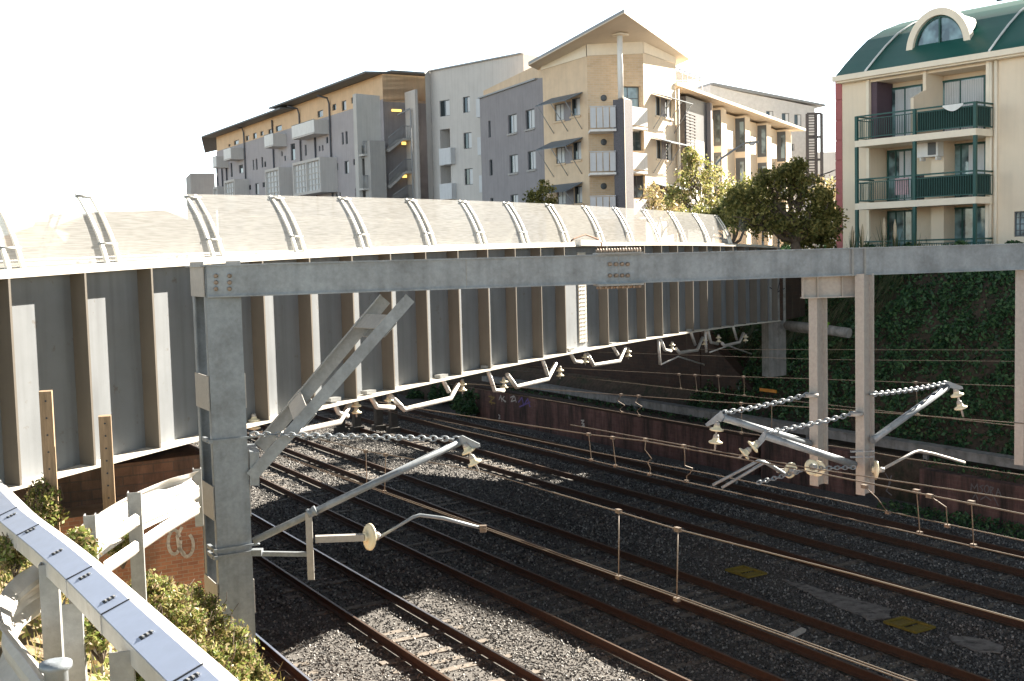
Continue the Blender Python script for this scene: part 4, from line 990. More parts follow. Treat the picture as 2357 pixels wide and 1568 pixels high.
def sidesback(mb, fac, u0, u1, z0, z1l, z1r, dep, top=True):
    """close the volume behind a facade"""
    a, b, c, d = fac.pt(u0, z0), fac.pt(u0, z0, -dep), fac.pt(u1, z0, -dep), fac.pt(u1, z0)
    A_, B_, C_, D_ = fac.pt(u0, z1l), fac.pt(u0, z1l, -dep), fac.pt(u1, z1r, -dep), fac.pt(u1, z1r)
    mb.face([a, b, B_, A_]); mb.face([b, c, C_, B_]); mb.face([c, d, D_, C_])
    if top: mb.face([A_, B_, C_, D_])
GZB = 5.0
# ---- B1 long mauve block parallel to the railway
A1_ = Vector((-22.8, 120, 0)); f1 = Fac((A1_+TD*44).to_tuple()[:2], (A1_-TD*22).to_tuple()[:2])
def U1(px, py=400, off=0): return f1.uv(px, py, off)[0]
uL, uR = U1(500), U1(822); uE = U1(887)
zt1 = 21.3; ze1 = 23.3
b1 = thing('apartment_building', f1.pt(uR, GZB), 'long mauve grey apartment block with thin dark roofs and an outside stair', 'building')
hs_low = [(1360, 880, 1378, 990), (1393, 870, 1413, 985), (1220, 920, 1240, 980), (1155, 1000, 1170, 1050), (1182, 995, 1197, 1045), (1030, 990, 1047, 1090), (905, 980, 945, 1130), (848, 1090, 864, 1135), (820, 1050, 834, 1095),
          (643, 1100, 659, 1195), (668, 1140, 686, 1190), (566, 1125, 582, 1215), (593, 1115, 609, 1215), (368, 1150, 387, 1280), (443, 1170, 480, 1245), (1298, 1160, 1330, 1215), (1385, 1135, 1425, 1250), (1463, 1115, 1507, 1170),
          (523, 1350, 550, 1395), (588, 1335, 622, 1435), (653, 1325, 686, 1370), (1306, 1425, 1324, 1480), (1338, 1415, 1352, 1475), (1480, 1380, 1500, 1470)]
hs_up = [(1143, 685, 1195, 745), (1275, 628, 1310, 685), (1360, 598, 1402, 700), (1443, 565, 1487, 620), (770, 820, 826, 885), (705, 850, 742, 890), (634, 870, 662, 910), (568, 885, 602, 975), (503, 910, 534, 955), (398, 950, 445, 1010), (348, 985, 368, 1020), (270, 1035, 290, 1080)]
def z1r(q): a = Z1(q[0], q[1]); b = Z1(q[2], q[3]); return f1.rect(a[0], a[1], b[0], b[1])
HL = [z1r(q) for q in hs_low]; HU = [z1r(q) for q in hs_up]
HL = [(a, b, c, min(e, zt1-.1)) for a, b, c, e in HL]; HU = [(a, b, max(c, zt1+.08), e) for a, b, c, e in HU]
mb = MB(); wallskin(mb, f1, uL, uE, GZB, zt1, HL); sidesback(mb, f1, uL, uE, GZB, zt1, zt1, 14, False); mb.build('wall', M['mauve'], b1, False)
mb = MB(); wallskin(mb, f1, uL+.3, uE, zt1+.003, ze1+.1, HU); sidesback(mb, f1, uL+.3, uE, zt1, ze1, ze1, 14); mb.build('upper_wall', M['tanr'], b1, False)
for i, h in enumerate(HL): window(f1, h, b1, cur=(.6, .5, 0, .7)[i % 4], nx=0, depth=.14)
for i, h in enumerate(HU): window(f1, h, b1, cur=(.5, 0, .6)[i % 3], nx=0, depth=.14)
# roofs: overhanging thin dark sheets
def roofslab(fac, u0, u1, z0, o0, z1, o1, th, m, parent, nm='roof'):
    mb = MB(); mb.prism([fac.pt(u0, z0, o0), fac.pt(u1, z0, o0), fac.pt(u1, z1, o1), fac.pt(u0, z1, o1)], UP*th); return mb.build(nm, m, parent)
uSplit = U1(690, 262)
roofslab(f1, U1(655, 262), uE+.3, 23.35, 1.7, 23.7, -7.5, .16, M['roofdark'], b1)
roofslab(f1, uL-.2, uSplit-1.0, 22.95, 1.7, 23.3, -7.5, .16, M['roofdark'], b1)
mb = MB(); mb.prism([f1.pt(uL-.2, 22.95, 1.7), f1.pt(uL-.2, 23.3, -7.5), f1.pt(uL-4.2, 21.5, .2)], UP*.16); mb.build('roof_end', M['roofdark'], b1)
# chimney pots
for px, py in ((540, 300),):
    q = f1.uv(px, py, -1); mb = MB(); f1.box(mb, q[0]-.3, q[0]+.3, 23.2, q[1]+.6, -1.4, -.8); mb.build('chimney', M['midgrey'], b1)
# cantilevered balconies (front slats, solid side) and framed bay windows
def z1f(q, off): a = Z1(q[0], q[1]); b = Z1(q[2], q[3]); return f1.rect(a[0], a[1], b[0], b[1], off)
for (x0, yt, x1, yb, n) in ((912, 790, 1112, 915, 2), (668, 900, 745, 1010, 1), (305, 1025, 370, 1125, 1), (208, 1085, 240, 1195, 1)):
    a, b, c, e = z1f((x0, yt, x1, yb), 1.5)
    mb = MB(); f1.box(mb, a, b, c-.05, c+.1, 0.01, 1.5); f1.box(mb, b-.06, b, c+.1, c+1.25, .01, 1.44); f1.box(mb, a, a+.06, c+.1, c+1.25, .01, 1.44); o = mb.build('balcony', M['greige'], b1)
    mb = MB(); step = .34; u = a
    while u < b-.05: f1.box(mb, u+.02, min(u+step-.04, b), c+.12, c+1.25, 1.445, 1.49); u += step
    mb.build('slat_panel', M['white'], o)
    mb = MB(); f1.box(mb, a, b, c+1.255, c+1.3, 1.43, 1.5); mb.build('top_rail', M['frame'], o)
for (x0, yt, x1, yb, n) in ((932, 1150, 1180, 1410, 2), (685, 1225, 812, 1465, 1), (322, 1325, 415, 1560, 1), (222, 1385, 262, 1560, 1)):
    a, b, c, e = z1f((x0, yt, x1, yb), 1.6)
    mb = MB(); fr = .22
    for (u0, u1, z0, z1) in ((a, b, c-.25, c), (a, b, e, e+.25), (a, a+fr, c, e), (b-fr, b, c, e)): f1.box(mb, u0, u1, z0, z1, .01, 1.7)
    if n == 2: f1.box(mb, (a+b)/2-.1, (a+b)/2+.1, c, e, .01, 1.69)
    bay = mb.build('bay_window', M['greige'], b1)
    seg = [(a+fr, (a+b)/2-.1), ((a+b)/2+.1, b-fr)] if n == 2 else [(a+fr, b-fr)]
    for s0_, s1_ in seg:
        mb = MB(); mb.face([f1.pt(s0_, c, 1.45), f1.pt(s1_, c, 1.45), f1.pt(s1_, e, 1.45), f1.pt(s0_, e, 1.45)]); mb.build('pane', M['curtain'], bay)
        mb = MB()
        for i in range(5): u = s0_+(s1_-s0_)*i/4; f1.box(mb, u-.05, u+.05, c, e, 1.46, 1.55)
        for i in range(6): z = c+(e-c)*i/5; f1.box(mb, s0_, s1_, z-.045, z+.045, 1.46, 1.54)
        mb.build('mullions', M['lightgrey'], bay)
# downpipes
for x in (1270, 1130, 1000, 755, 500, 330, 290, 245):
    u = f1.uv(*Z1(x, 1200), .12)[0]; mb = MB(); zz = zt1+1.4 if x in (1270, 1000, 500, 755) else zt1-1.5
    mb.tube([f1.pt(u, zz+.4, 1.3), f1.pt(u, zz+.2, .3), f1.pt(u, zz-.3, .14), f1.pt(u, GZB, .14)] if x in (1270, 500, 1000) else [f1.pt(u, zz, .12), f1.pt(u, GZB, .12)], .085, 6); mb.build('downpipe', M['pipe'], b1)
# end wall turned to the camera + stair tower
P0 = f1.pt(uE, 0); fe = Fac(P0.to_tuple()[:2], (P0+PD*9).to_tuple()[:2])
mb = MB(); wallskin(mb, fe, 0, 9, GZB, zt1-.2, []); mb.build('end_wall', M['mauve'], b1, False)
mb = MB(); wallskin(mb, fe, .02, 9, zt1-.197, ze1+.15, []); mb.build('upper_end_wall', M['tanr'], b1, False)
mb = MB(); mb.prism([fe.pt(.4, ze1+.17, 1.0), fe.pt(9.5, ze1+.17, 1.0), fe.pt(9.5, ze1+.4, -8), fe.pt(.4, ze1+.4, -8)], UP*.15); mb.build('roof', M['roofdark'], b1)
T0 = P(823, 330, 98.4); ft = Fac((T0.x, T0.y), (T0+PD*5.2).to_tuple()[:2])
b1t = b1
def z1t(q, off=0): a = Z1(q[0], q[1]); b = Z1(q[2], q[3]); return ft.rect(a[0], a[1], b[0], b[1], off)
uW = ft.uv(*Z1(1900, 700))[0]; zW = ft.uv(*Z1(1700, 555))[1]
mb = MB(); wallskin(mb, ft, 0, uW, GZB, [(0, zW+.1), (uW*.55, zW), (uW*.62, zW-.3), (uW, zW-.4)], [z1t((1812, 742, 1888, 1000)) + (.5,), z1t((1540, 1000, 1612, 1080))+(.8,), z1t((1545, 1115, 1618, 1270))+(.8,), z1t((1550, 1400, 1622, 1500))+(.8,)]); sidesback(mb, ft, 0, uW, GZB, zW+.1, zW-.4, .7)
mb.build('stair_wall', M['lightgrey'], b1, False)
ww = ft.uv(*Z1(2022, 700), 2.2)[0]
mb = MB(); ft.box(mb, uW, uW+.25, GZB, zW+.3, .0, 2.6); mb.build('wing_wall', M['greige'], b1)
a, b, c, e = z1t((1615, 955, 1752, 1500), 1.4)
mb = MB(); ft.box(mb, a, b, GZB, e, .3, 1.5); mb.build('pier', M['midgrey'], b1)
M['lampglow'] = lampmat('warm_lamp', (1, .6, .15), .35)
def flight(x0, y0, x1, y1, lampxy, off=1.2):
    ua, za = ft.uv(*Z1(x0, y0), off); ub, zb_ = ft.uv(*Z1(x1, y1), off); mb = MB()
    mb.beam(ft.pt(ua, za, off), ft.pt(ub, zb_, off), 1.1, .22, side=ft.n)
    ft.box(mb, ub, uW, zb_-.1, zb_+.1, off-.6, off+.6); o = mb.build('stair_flight', M['midgrey'], b1)
    mb = MB(); n = 12
    for i in range(n+1):
        f = i/n; mb.tube([ft.pt(ua+(ub-ua)*f, za+(zb_-za)*f+.1, off+.55), ft.pt(ua+(ub-ua)*f, za+(zb_-za)*f+1.1, off+.55)], .02, 4)
    mb.tube([ft.pt(ua, za+1.1, off+.55), ft.pt(ub, zb_+1.1, off+.55), ft.pt(uW, zb_+1.1, off+.55)], .035, 5)
    for i in range(5): u = ub+(uW-ub)*(i+.5)/5; mb.tube([ft.pt(u, zb_+.1, off+.55), ft.pt(u, zb_+1.1, off+.55)], .02, 4)
    mb.build('railing', M['roofgrey'], o)
    if lampxy: q = ft.uv(*Z1(*lampxy), off); mb = MB(); ft.box(mb, q[0]-.17, q[0]+.17, q[1]-.12, q[1]+.12, off-.1, off+.1); mb.build('lamp', M['lampglow'], o)
flight(1755, 1050, 1885, 945, (1915, 978)); flight(1765, 1375, 1905, 1240, (1922, 1272)); flight(1800, 1560, 1930, 1470, None)
q = ft.uv(*Z1(1850, 685), 1.3); mb = MB(); ft.box(mb, q[0]-.42, q[0]+.42, q[1]-.09, q[1]+.09, 1.2, 1.4); mb.build('lamp', M['lampglow'], b1)
ua, za = ft.uv(*Z1(1970, 690), 2.0); mb = MB(); mb.tube([ft.pt(ua-.9, za-.3, 1.4), ft.pt(ua, za+.2, 2.0), ft.pt(ua, za, 2.1), ft.pt(ua, GZB, 2.1)], .07, 6); mb.build('downpipe', M['roofgrey'], b1)
for y in (1080, 1385):
    q0 = ft.uv(*Z1(1535, y), .5); q1 = ft.uv(*Z1(1625, y), .5); mb = MB(); ft.box(mb, q0[0], q1[0], q0[1]-.12, q0[1]+.05, .02, 1.0); o = mb.build('landing', M['lightgrey'], b1)
    mb = MB()
    for i in range(8): u = q0[0]+(q1[0]-q0[0])*i/7; mb.tube([ft.pt(u, q0[1], .95), ft.pt(u, q0[1]+1.1, .95)], .03, 4)
    ft.box(mb, q0[0], q1[0], q0[1]+1.06, q0[1]+1.12, .92, .98); mb.build('railing', M['roofgrey'], o)
# low grey box at the far left end
fl = Fac(facXY(447, 148), facXY(502, 149)); zz = fl.uv(470, 399)[1]
mb = MB(); wallskin(mb, fl, 0, fl.L, GZB, zz, []); sidesback(mb, fl, 0, fl.L, GZB, zz, zz, 8)
tag(mb.build('annex_building', M['midgrey'], None, False), 'plain windowless grey annex at the far left end of the long mauve block', 'building')

# ---- B2 pale grey block
f2 = Fac(facXY(1003, 93.5), facXY(1216, 86.3)); zt2 = f2.uv(1110, 142)[1]
def R2(q, f=None, off=0): f = f or f2; a = Z2(q[0], q[1]); b = Z2(q[2], q[3]); return f.rect(a[0], a[1], b[0], b[1], off)
b2 = thing('apartment_building', f2.pt(0, GZB), 'tall pale greige block between the long mauve block and the dark grey block', 'building')
H = [R2(q) for q in ((145, 705, 215, 818), (308, 680, 358, 792), (313, 932, 370, 1046), (320, 1185, 378, 1300))]
Hb = [R2(q)+(1.4,) for q in ((148, 908, 218, 1045), (150, 1165, 225, 1290), (152, 1405, 230, 1440))]
mb = MB(); topl = [(0, f2.uv(1003, 163)[1]), (f2.uv(1080, 147)[0], f2.uv(1080, 147)[1]), (f2.uv(1081, 145)[0], f2.uv(1081, 144)[1]), (f2.L, f2.uv(1216, 122)[1])]
wallskin(mb, f2, 0, f2.L, GZB, topl, H+Hb); sidesback(mb, f2, 0, f2.L, GZB, topl[0][1], topl[-1][1], 12); mb.build('wall', M['greige'], b2, False)
for i, h in enumerate(H): window(f2, h, b2, cur=.55, depth=.14)
for q in ((140, 1042, 222, 1158), (145, 1292, 230, 1402)):
    a, b, c, e = R2(q, off=.5); mb = MB(); f2.box(mb, a, b, c, e, .01, .5); mb.build('balcony', M['panel'], b2)
for q in ((400, 692, 462, 822), (410, 962, 470, 1088), (422, 1232, 482, 1352)):
    a, b, c, e = R2(q, off=.8); mb = MB(); f2.box(mb, a, b, c, e, .01, .8); o = mb.build('balcony', M['panel'], b2)
    mb = MB(); f2.box(mb, b+.01, b+.5, c+.05, e-.2, .01, .75); mb.build('end_panel', M['frame'], o)
pa = P(979, 300, 92.2); mb = MB(); z_ = f2.uv(1003, 163)[1]
q0, q1 = P(979, 200, 92.6), f2.pt(0, 0, .35); mb.prism([Vector((q0.x, q0.y, GZB)), Vector((q1.x, q1.y, GZB)), Vector((q1.x+3, q1.y+8, GZB)), Vector((q0.x+3, q0.y+8, GZB))], UP*(z_-GZB+.15)); mb.build('corner_pier', M['greige'], b2)
mb = MB(); mb.beam(f2.pt(0, topl[0][1]+.05, .05), f2.pt(f2.L, topl[-1][1]+.05, .05), .3, .1); mb.build('parapet_cap', M['roofgrey'], b2)
# ---- B3 dark grey block
f3 = Fac(facXY(1114, 83.7), facXY(1246, 75.6)); b3 = thing('apartment_building', f3.pt(0, GZB), 'dark grey block with white curtained windows left of the buff brick corner', 'building')
def R3(q, off=0): return R2(q, f3, off)
H = [R3(q) for q in ((625, 805, 687, 937), (748, 770, 812, 906), (634, 1088, 695, 1217), (763, 1062, 820, 1193), (643, 1368, 697, 1480), (768, 1352, 820, 1470))]
Hn = [R3(q) for q in ((486, 850, 503, 968), (494, 1122, 516, 1236), (500, 1392, 522, 1450))]
t3 = [(0, f3.uv(1115, 224)[1]), (f3.L*.45, f3.uv(1172, 205)[1]), (f3.L, f3.uv(1245, 180)[1])]
mb = MB(); wallskin(mb, f3, 0, f3.L, GZB, t3, H+Hn); sidesback(mb, f3, 0, f3.L, GZB, t3[0][1], t3[-1][1], 7); mb.build('wall', M['darkgrey'], b3, False)
for h in H: window(f3, h, b3, cur=.68, depth=.14, sill='midgrey')
for h in Hn: window(f3, h, b3, cur=0, nx=0, depth=.14)
q0 = f3.pt(f3.L, 0); q1 = P(1256, 300, 75.2)
mb = MB(); mb.prism([Vector((q0.x, q0.y, GZB)), Vector((q1.x, q1.y, GZB)), Vector((q1.x+1, q1.y+3, GZB)), Vector((q0.x+1, q0.y+3, GZB))], UP*(t3[-1][1]-GZB+.05)); mb.build('end_fin', M['darkgrey'], b3)
mb = MB(); mb.beam(f3.pt(0, t3[0][1]+.04, .03), f3.pt(f3.L, t3[-1][1]+.04, .03), .25, .1); mb.build('parapet_cap', M['roofgrey'], b3)
# ---- B4 buff brick corner building
cA, cB_, cC, cD = facXY(1256, 75.4), facXY(1360, 71.6), facXY(1488, 72.6), facXY(1562, 77.5)
g1, g2, g3 = Fac(cA, cB_), Fac(cB_, cC), Fac(cC, cD)
b4 = thing('apartment_building', Vector((*cB_, GZB)), 'buff brick corner building with big tilted roof resting on a white column', 'building')
def RR(f, q, off=0): return R2(q, f, off)
zband = lambda f, x, y: f.uv(*Z2(x, y))
H1 = [RR(g1, q) for q in ((952, 730, 1020, 850), (1068, 690, 1132, 815), (960, 1035, 1026, 1150), (1078, 998, 1140, 1125), (968, 1340, 1033, 1440), (1088, 1310, 1147, 1430))]
ta = [(0, zband(g1, 866, 492)[1]), (g1.L, zband(g1, 1186, 395)[1])]
mb = MB(); wallskin(mb, g1, 0, g1.L, GZB, ta, H1); mb.build('wall', M['buff'], b4, False)
for i, h in enumerate(H1): window(g1, h, b4, cur=(-.8, .6)[i % 2], depth=.14, sill='buff')
for q in ((1020, 720, 1068, 850), (1028, 1030, 1078, 1150), (1035, 1335, 1088, 1440)):
    a, b, c, e = RR(g1, q); mb = MB(); g1.box(mb, a, b, c, e, .002, .03); mb.build('infill_panel', M['darkgrey'], b4)
H2 = [RR(g2, q)+(.5,) for q in ((1400, 605, 1560, 770), (1490, 915, 1575, 1060), (1500, 1232, 1590, 1390))]
tb = [(0, zband(g2, 1186, 393)[1]), (g2.L, zband(g2, 1595, 378)[1])]
mb = MB(); wallskin(mb, g2, 0, g2.L, GZB, tb, H2); mb.build('brick_wall', MBK, b4, False)
for h in H2: window(g2, h, b4, frame='frame', cur=0, nx=1, ny=1, depth=.4, glass='glass2')
H3 = [RR(g3, q) for q in ((1662, 680, 1700, 815), (1728, 700, 1778, 830), (1668, 985, 1705, 1118), (1735, 1005, 1785, 1130), (1680, 1290, 1715, 1410), (1745, 1300, 1790, 1420))]
tc_ = [(0, zband(g3, 1595, 378)[1]), (g3.L, zband(g3, 1812, 455)[1])]
mb = MB(); wallskin(mb, g3, 0, g3.L, GZB, tc_, H3); mb.build('wall', M['cream'], b4, False)
for i, h in enumerate(H3): window(g3, h, b4, cur=(-.5, .5)[i % 2], depth=.14, sill='cream')
for q in ((1700, 690, 1728, 820), (1705, 995, 1735, 1120), (1715, 1295, 1745, 1410)):
    a, b, c, e = RR(g3, q); mb = MB(); g3.box(mb, a, b, c, e, .002, .03); mb.build('infill_panel', M['darkgrey'], b4)
# body behind
back = [Vector((*cA, GZB))+Vector((-4, 12, 0)), Vector((*cD, GZB))+Vector((-6, 8, 0))]
mb = MB(); foot = [Vector((*cA, GZB)), back[0], back[1], Vector((*cD, GZB))]
for a, b in zip(foot, foot[1:]): mb.face([a, b, b+UP*(tc_[0][1]-GZB), a+UP*(tc_[0][1]-GZB)])
mb.build('rear_wall', M['buff'], b4, False)
# white band + tilted roof
pk = P(1437, 30, 66.2); lf = P(1216, 151, 74.6); rt = P(1588, 137, 78.5); bk = lf+rt-pk
nrm = norm((lf-pk).cross(rt-pk)); nrm = nrm if nrm.z > 0 else -nrm
def roofz(q): return pk.z-((q.x-pk.x)*nrm.x+(q.y-pk.y)*nrm.y)/nrm.z
mb = MB()
for f, tt in ((g1, ta), (g2, tb), (g3, tc_)):
    for i in range(6):
        u0_, u1_ = f.L*i/6, f.L*(i+1)/6
        l0 = tt[0][1]+(tt[-1][1]-tt[0][1])*i/6; l1 = tt[0][1]+(tt[-1][1]-tt[0][1])*(i+1)/6
        a, b = f.pt(u0_, 0, .04), f.pt(u1_, 0, .04); mb.face([a+UP*l0, b+UP*l1, b+UP*roofz(b), a+UP*roofz(a)])
    f.box(mb, 0, f.L, 0, 0, 0, 0) if False else None
mb.build('clerestory_band', M['creamb'], b4, False)
mb = MB(); mb.prism([pk, lf, bk, rt], UP*.06); rf = mb.build('roof', M['soffit'], b4)
mb = MB(); mb.prism([pk+UP*.062, lf+UP*.062, bk+UP*.062, rt+UP*.062], UP*.16); mb.build('roof_sheet', M['roofgrey'], rf)
cb_ = P(1429, 226, 70.2); ct = Vector((cb_.x, cb_.y, roofz(cb_)-.02))
MB().tube([cb_, ct], .17, 14).build('column', M['white'], b4)
MB().tube([ct-UP*.1, ct], .55, 4).build('column_head', M['creamb'], b4)
pw = P(1424, 230, 70.0); mb = MB(); fx = norm(Vector((.93, .37, 0))); fy = Vector((fx.y, -fx.x, 0))
lp, rp_ = P(1412, 300, 70.4), P(1437, 300, 69.9); mb.prism([Vector((lp.x, lp.y, GZB)), Vector((rp_.x, rp_.y, GZB)), Vector((rp_.x+.6, rp_.y+.9, GZB)), Vector((lp.x+.6, lp.y+.9, GZB))], UP*(P(1424, 228, 70).z-GZB)); mb.build('brick_pier', M['darkbrick'], b4)
l2, r2_ = P(1437.5, 300, 69.9), P(1453, 300, 71.2); mb = MB(); mb.prism([Vector((l2.x, l2.y, GZB)), Vector((r2_.x, r2_.y, GZB)), Vector((r2_.x-.2, r2_.y+.5, GZB)), Vector((l2.x-.1, l2.y+.5, GZB))], UP*(P(1424, 225, 70).z-GZB)); mb.build('pier_side', M['creamb'], b4)
# balconies
fbL = Fac(facXY(1359, 70.2), facXY(1415, 70.2)); fbR = Fac(facXY(1450, 70.6), facXY(1492, 72.2))
for (yt, yb) in ((775, 905), (1092, 1210), (1405, 1520)):
    a, b, c, e = RR(fbL, (1200, yt-20, 1385, yb+5)); mb = MB(); fbL.box(mb, a, b, c-.12, c+.02, -1.5, .05); o = mb.build('balcony', M['white'], b4)
    mb = MB(); n = 4
    for i in range(n):
        u0_ = a+(b-a)*i/n+.03; u1_ = a+(b-a)*(i+1)/n-.03; fbL.box(mb, u0_, u1_, c+.1, e, 0, .04)
    mb.build('panel', M['panel'], o)
    MB().beam(fbL.pt(a, e+.06, -.02), fbL.pt(b, e+.06, -.02), .05, .05).build('handrail', M['panel'], o)
for (yt, yb) in ((745, 890), (1065, 1200), (1390, 1520)):
    a, b, c, e = RR(fbR, (1478, yt+10, 1602, yb+5)); mb = MB(); fbR.box(mb, a, b, c-.12, c+.02, -1.2, .05); o = mb.build('balcony', M['white'], b4)
    mb = MB(); fbR.box(mb, a, (a+b)/2-.02, c+.1, e, 0, .04); fbR.box(mb, (a+b)/2+.02, b, c+.1, e, 0, .04); mb.build('panel', M['white'], o)
for y in (690, 1000, 1310):
    u, z = g2.uv(*Z2(1297, y)); MB().lathe(g2.pt(u, z, 0), g2.n, [(.2, 0), (.2, .06), (.1, .1)], 12).build('wall_lamp', M['frame'], b4)
# awnings
def awning(f, q, out, drop_):
    (xa, ya), (xb, yb) = q; ua, za = f.uv(*Z2(xa, ya), .05); ub, zb_ = f.uv(*Z2(xb, yb), .05); mb = MB()
    mb.prism([f.pt(ua, (za+zb_)/2, .05), f.pt(ub, (za+zb_)/2, .05), f.pt(ub, (za+zb_)/2-drop_, out), f.pt(ua, (za+zb_)/2-drop_, out)], UP*.05); o = mb.build('awning', M['awn'], b4)
    zz = (za+zb_)/2
    mb = MB()
    for u in (ua+.15, (ua+ub)/2, ub-.15): mb.tube([f.pt(u, zz-drop_, out-.05), f.pt(u, zz-2.2, .02)], .025, 5)
    mb.build('strut', M['roofgrey'], o)
for y in (0, 312, 622):
    awning(g1, ((930, 690+y), (1148, 660+y)), 1.35, .55)
for y in (0, 305, 618):
    awning(g3, ((1640, 660+y), (1800, 700+y)), 1.3, .4)
# planter plants on the top balcony: dealt with in vegetation; downpipe at the right corner
MB().tube([g3.pt(g3.L-.1, 18.5, .15), g3.pt(g3.L-.1, GZB, .15)], .12, 8).build('downpipe', M['creamb'], b4)
# small parapet with coping and pipe bend between pale block and brick corner
p0_, p1_ = P(1193, 184, 84), P(1252, 163, 78.5)
mb = MB(); mb.prism([Vector((p0_.x, p0_.y, 17)), Vector((p1_.x, p1_.y, 17)), Vector((p1_.x+1.5, p1_.y+4, 17)), Vector((p0_.x+1.5, p0_.y+4, 17))], UP*(p0_.z-17)); mb.build('parapet', M['buff'], b4)

# ---- ladder-like slatted screen at the right edge of the brick corner
sA, sB = P(1578, 320, 77.0), P(1600, 320, 79)
r = thing('slatted_screen', (sA.x, sA.y, GZB), 'tall screen of dark horizontal slats beside the brick corner building', 'screen')
zt_s, zb_s = P(1588, 262, 78).z, P(1590, 500, 78).z
mb = MB(); n = 34
for i in range(n):
    z = zb_s+(zt_s-zb_s)*i/(n-1); a = Vector((sA.x, sA.y, z)); b = Vector((sB.x, sB.y, z)); mb.beam(a, b, .12, .11)
mb.build('slats', M['lattice'], r)
for q in (sA, (sA+sB)/2, sB): MB().obox(Vector((q.x, q.y+.1, (zt_s+zb_s)/2)), Vector((.04, 0, 0)), Vector((0, .04, 0)), UP*((zt_s-zb_s)/2)).build('upright', M['lattice'], r)

# ---- B5 cream colonnaded block
f5e = Fac(facXY(1595, 80), facXY(1851, 109)); f5 = Fac((f5e.A-f5e.n*1.6).to_tuple()[:2], (f5e.B-f5e.n*1.6).to_tuple()[:2]); b5 = thing('apartment_building', f5.pt(0, GZB), 'sunlit cream block with a row of tall fins behind the light green tree', 'building')
def R5(q, off=0): a = Z3(q[0], q[1]); b = Z3(q[2], q[3]); return f5.rect(a[0], a[1], b[0], b[1], off)
ze = f5.uv(1720, 256, 1.6)[1]; L5 = f5.uv(1822, 400)[0]; E5 = f5.uv(1851, 301, 1.6)[0]
H5 = []
for (x0, x1, y0) in ((435, 495, 388), (630, 685, 448), (812, 858, 510), (972, 1012, 560)):
    u0_, u1_, _, _ = R5((x0, y0, x1, y0+100)); H5.append((u0_, u1_, ze-3.2, ze-.35))
    H5.append((u0_, u1_, ze-6.6, ze-3.9)); H5.append((u0_, u1_, ze-10, ze-7.3))
mb = MB(); wallskin(mb, f5, -4.5, L5, GZB, ze-.1, [], .3); sidesback(mb, f5, -4.5, L5, GZB, ze-.1, ze-.1, 10); mb.build('wall', M['cream'], b5, False)
for (x0, x1) in ((390, 432), (500, 540), (690, 728), (862, 897), (1015, 1055)):
    u0_, u1_, _, _ = R5((x0, 500, x1, 600), .9); mb = MB(); f5.box(mb, u0_, u1_, GZB, ze-.15, .003, .9); mb.build('fin', M['cream'], b5)
    if x0 == 390: continue
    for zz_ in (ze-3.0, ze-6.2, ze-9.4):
        mb = MB(); f5.box(mb, u0_-.04, u0_-.002, zz_, zz_+2.7, .08, .86); fin_shade = mb.build('window', M['frame'], b5)  # dark panel paints the shade on the fin's left side, with a window
        mb = MB(); f5.box(mb, u0_-.06, u0_-.042, zz_+.3, zz_+2.4, .45, .78); mb.build('pane', M['glass2'], fin_shade)
for (x0, x1, y0, y1) in ((545, 590, 560, 700), (735, 775, 610, 745), (900, 938, 665, 780)):
    a, b, c, e = R5((x0, y0, x1, y1), .9); mb = MB(); f5.box(mb, a, b, c, e, .003, .9); mb.build('balcony', M['white'], b5)
mb = MB(); mb.prism([f5.pt(-3.2, ze, 1.6), f5.pt(E5, ze, 1.6), f5.pt(E5, ze+.35, -5), f5.pt(-3.2, ze+.35, -5)], UP*.16); rf = mb.build('roof', M['soffit'], b5)
mb = MB(); mb.beam(f5.pt(-3.2, ze+.12, 1.68), f5.pt(E5, ze+.12, 1.68), .16, .2); mb.build('gutter', M['creamb'], rf)
# left end: dark box paints the recess shade under the eave, with white balcony
fr = Fac(facXY(1583, 78.6), facXY(1645, 83.5))
q0, q1 = P(1604, 300, 84.5), P(1648, 300, 84.2)
ur0 = f5.uv(1580, 300, .95)[0]; ur1 = f5.uv(1627, 300, .95)[0]; mb = MB(); f5.box(mb, ur0, ur1, GZB, ze-.16, .003, .95); mb.build('recess_shade', M['pipe'], b5)
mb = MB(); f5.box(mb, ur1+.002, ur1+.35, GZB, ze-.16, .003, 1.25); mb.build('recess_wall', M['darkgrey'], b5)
a = f5.pt(f5.uv(1586, 330, 1.3)[0], 0, 1.3); b = f5.pt(f5.uv(1619, 330, 1.3)[0], 0, 1.3); a.z = b.z = f5.uv(1600, 322, 1.3)[1]-1.25
for dz in (0, -3.4):
    MB().prism([a+UP*dz, b+UP*dz, Vector((b.x, b.y, b.z+1.25+dz)), Vector((a.x, a.y, a.z+1.25+dz))], Vector((.1, .3, 0))).build('balcony', M['white'], b5)
# roof pergola
pg = thing('roof_pergola', f5.pt(0, ze, -2), 'white steel pergola frame on the roof of the colonnaded cream block', 'pergola')
for i in range(9):
    u = -4+i*2.6 if i < 5 else 6.4+(i-4)*1.2
    MB().tube([f5.pt(u, ze+.2, -1.2), f5.pt(u, ze+2.3, -1.2), f5.pt(u, ze+2.5, -4.5)], .07, 6).build('post', M['greige'], pg)
MB().beam(f5.pt(-5, ze+2.35, -1.2), f5.pt(11.3, ze+2.35, -1.2), .1, .14).build('rail', M['midgrey'], pg)
MB().beam(f5.pt(-5, ze+2.55, -4.5), f5.pt(11.3, ze+2.55, -4.5), .1, .14).build('rail', M['midgrey'], pg)
for i in range(14): MB().beam(f5.pt(-5+i*1.2, ze+2.46, -.8), f5.pt(-5+i*1.2, ze+2.66, -4.8), .05, .08).build('slat', M['midgrey'], pg)
mb = MB(); f5.box(mb, -4, 6, ze+.3, ze+1.7, -4.6, -4.4); mb.build('rear_wall', M['tanr'], pg)
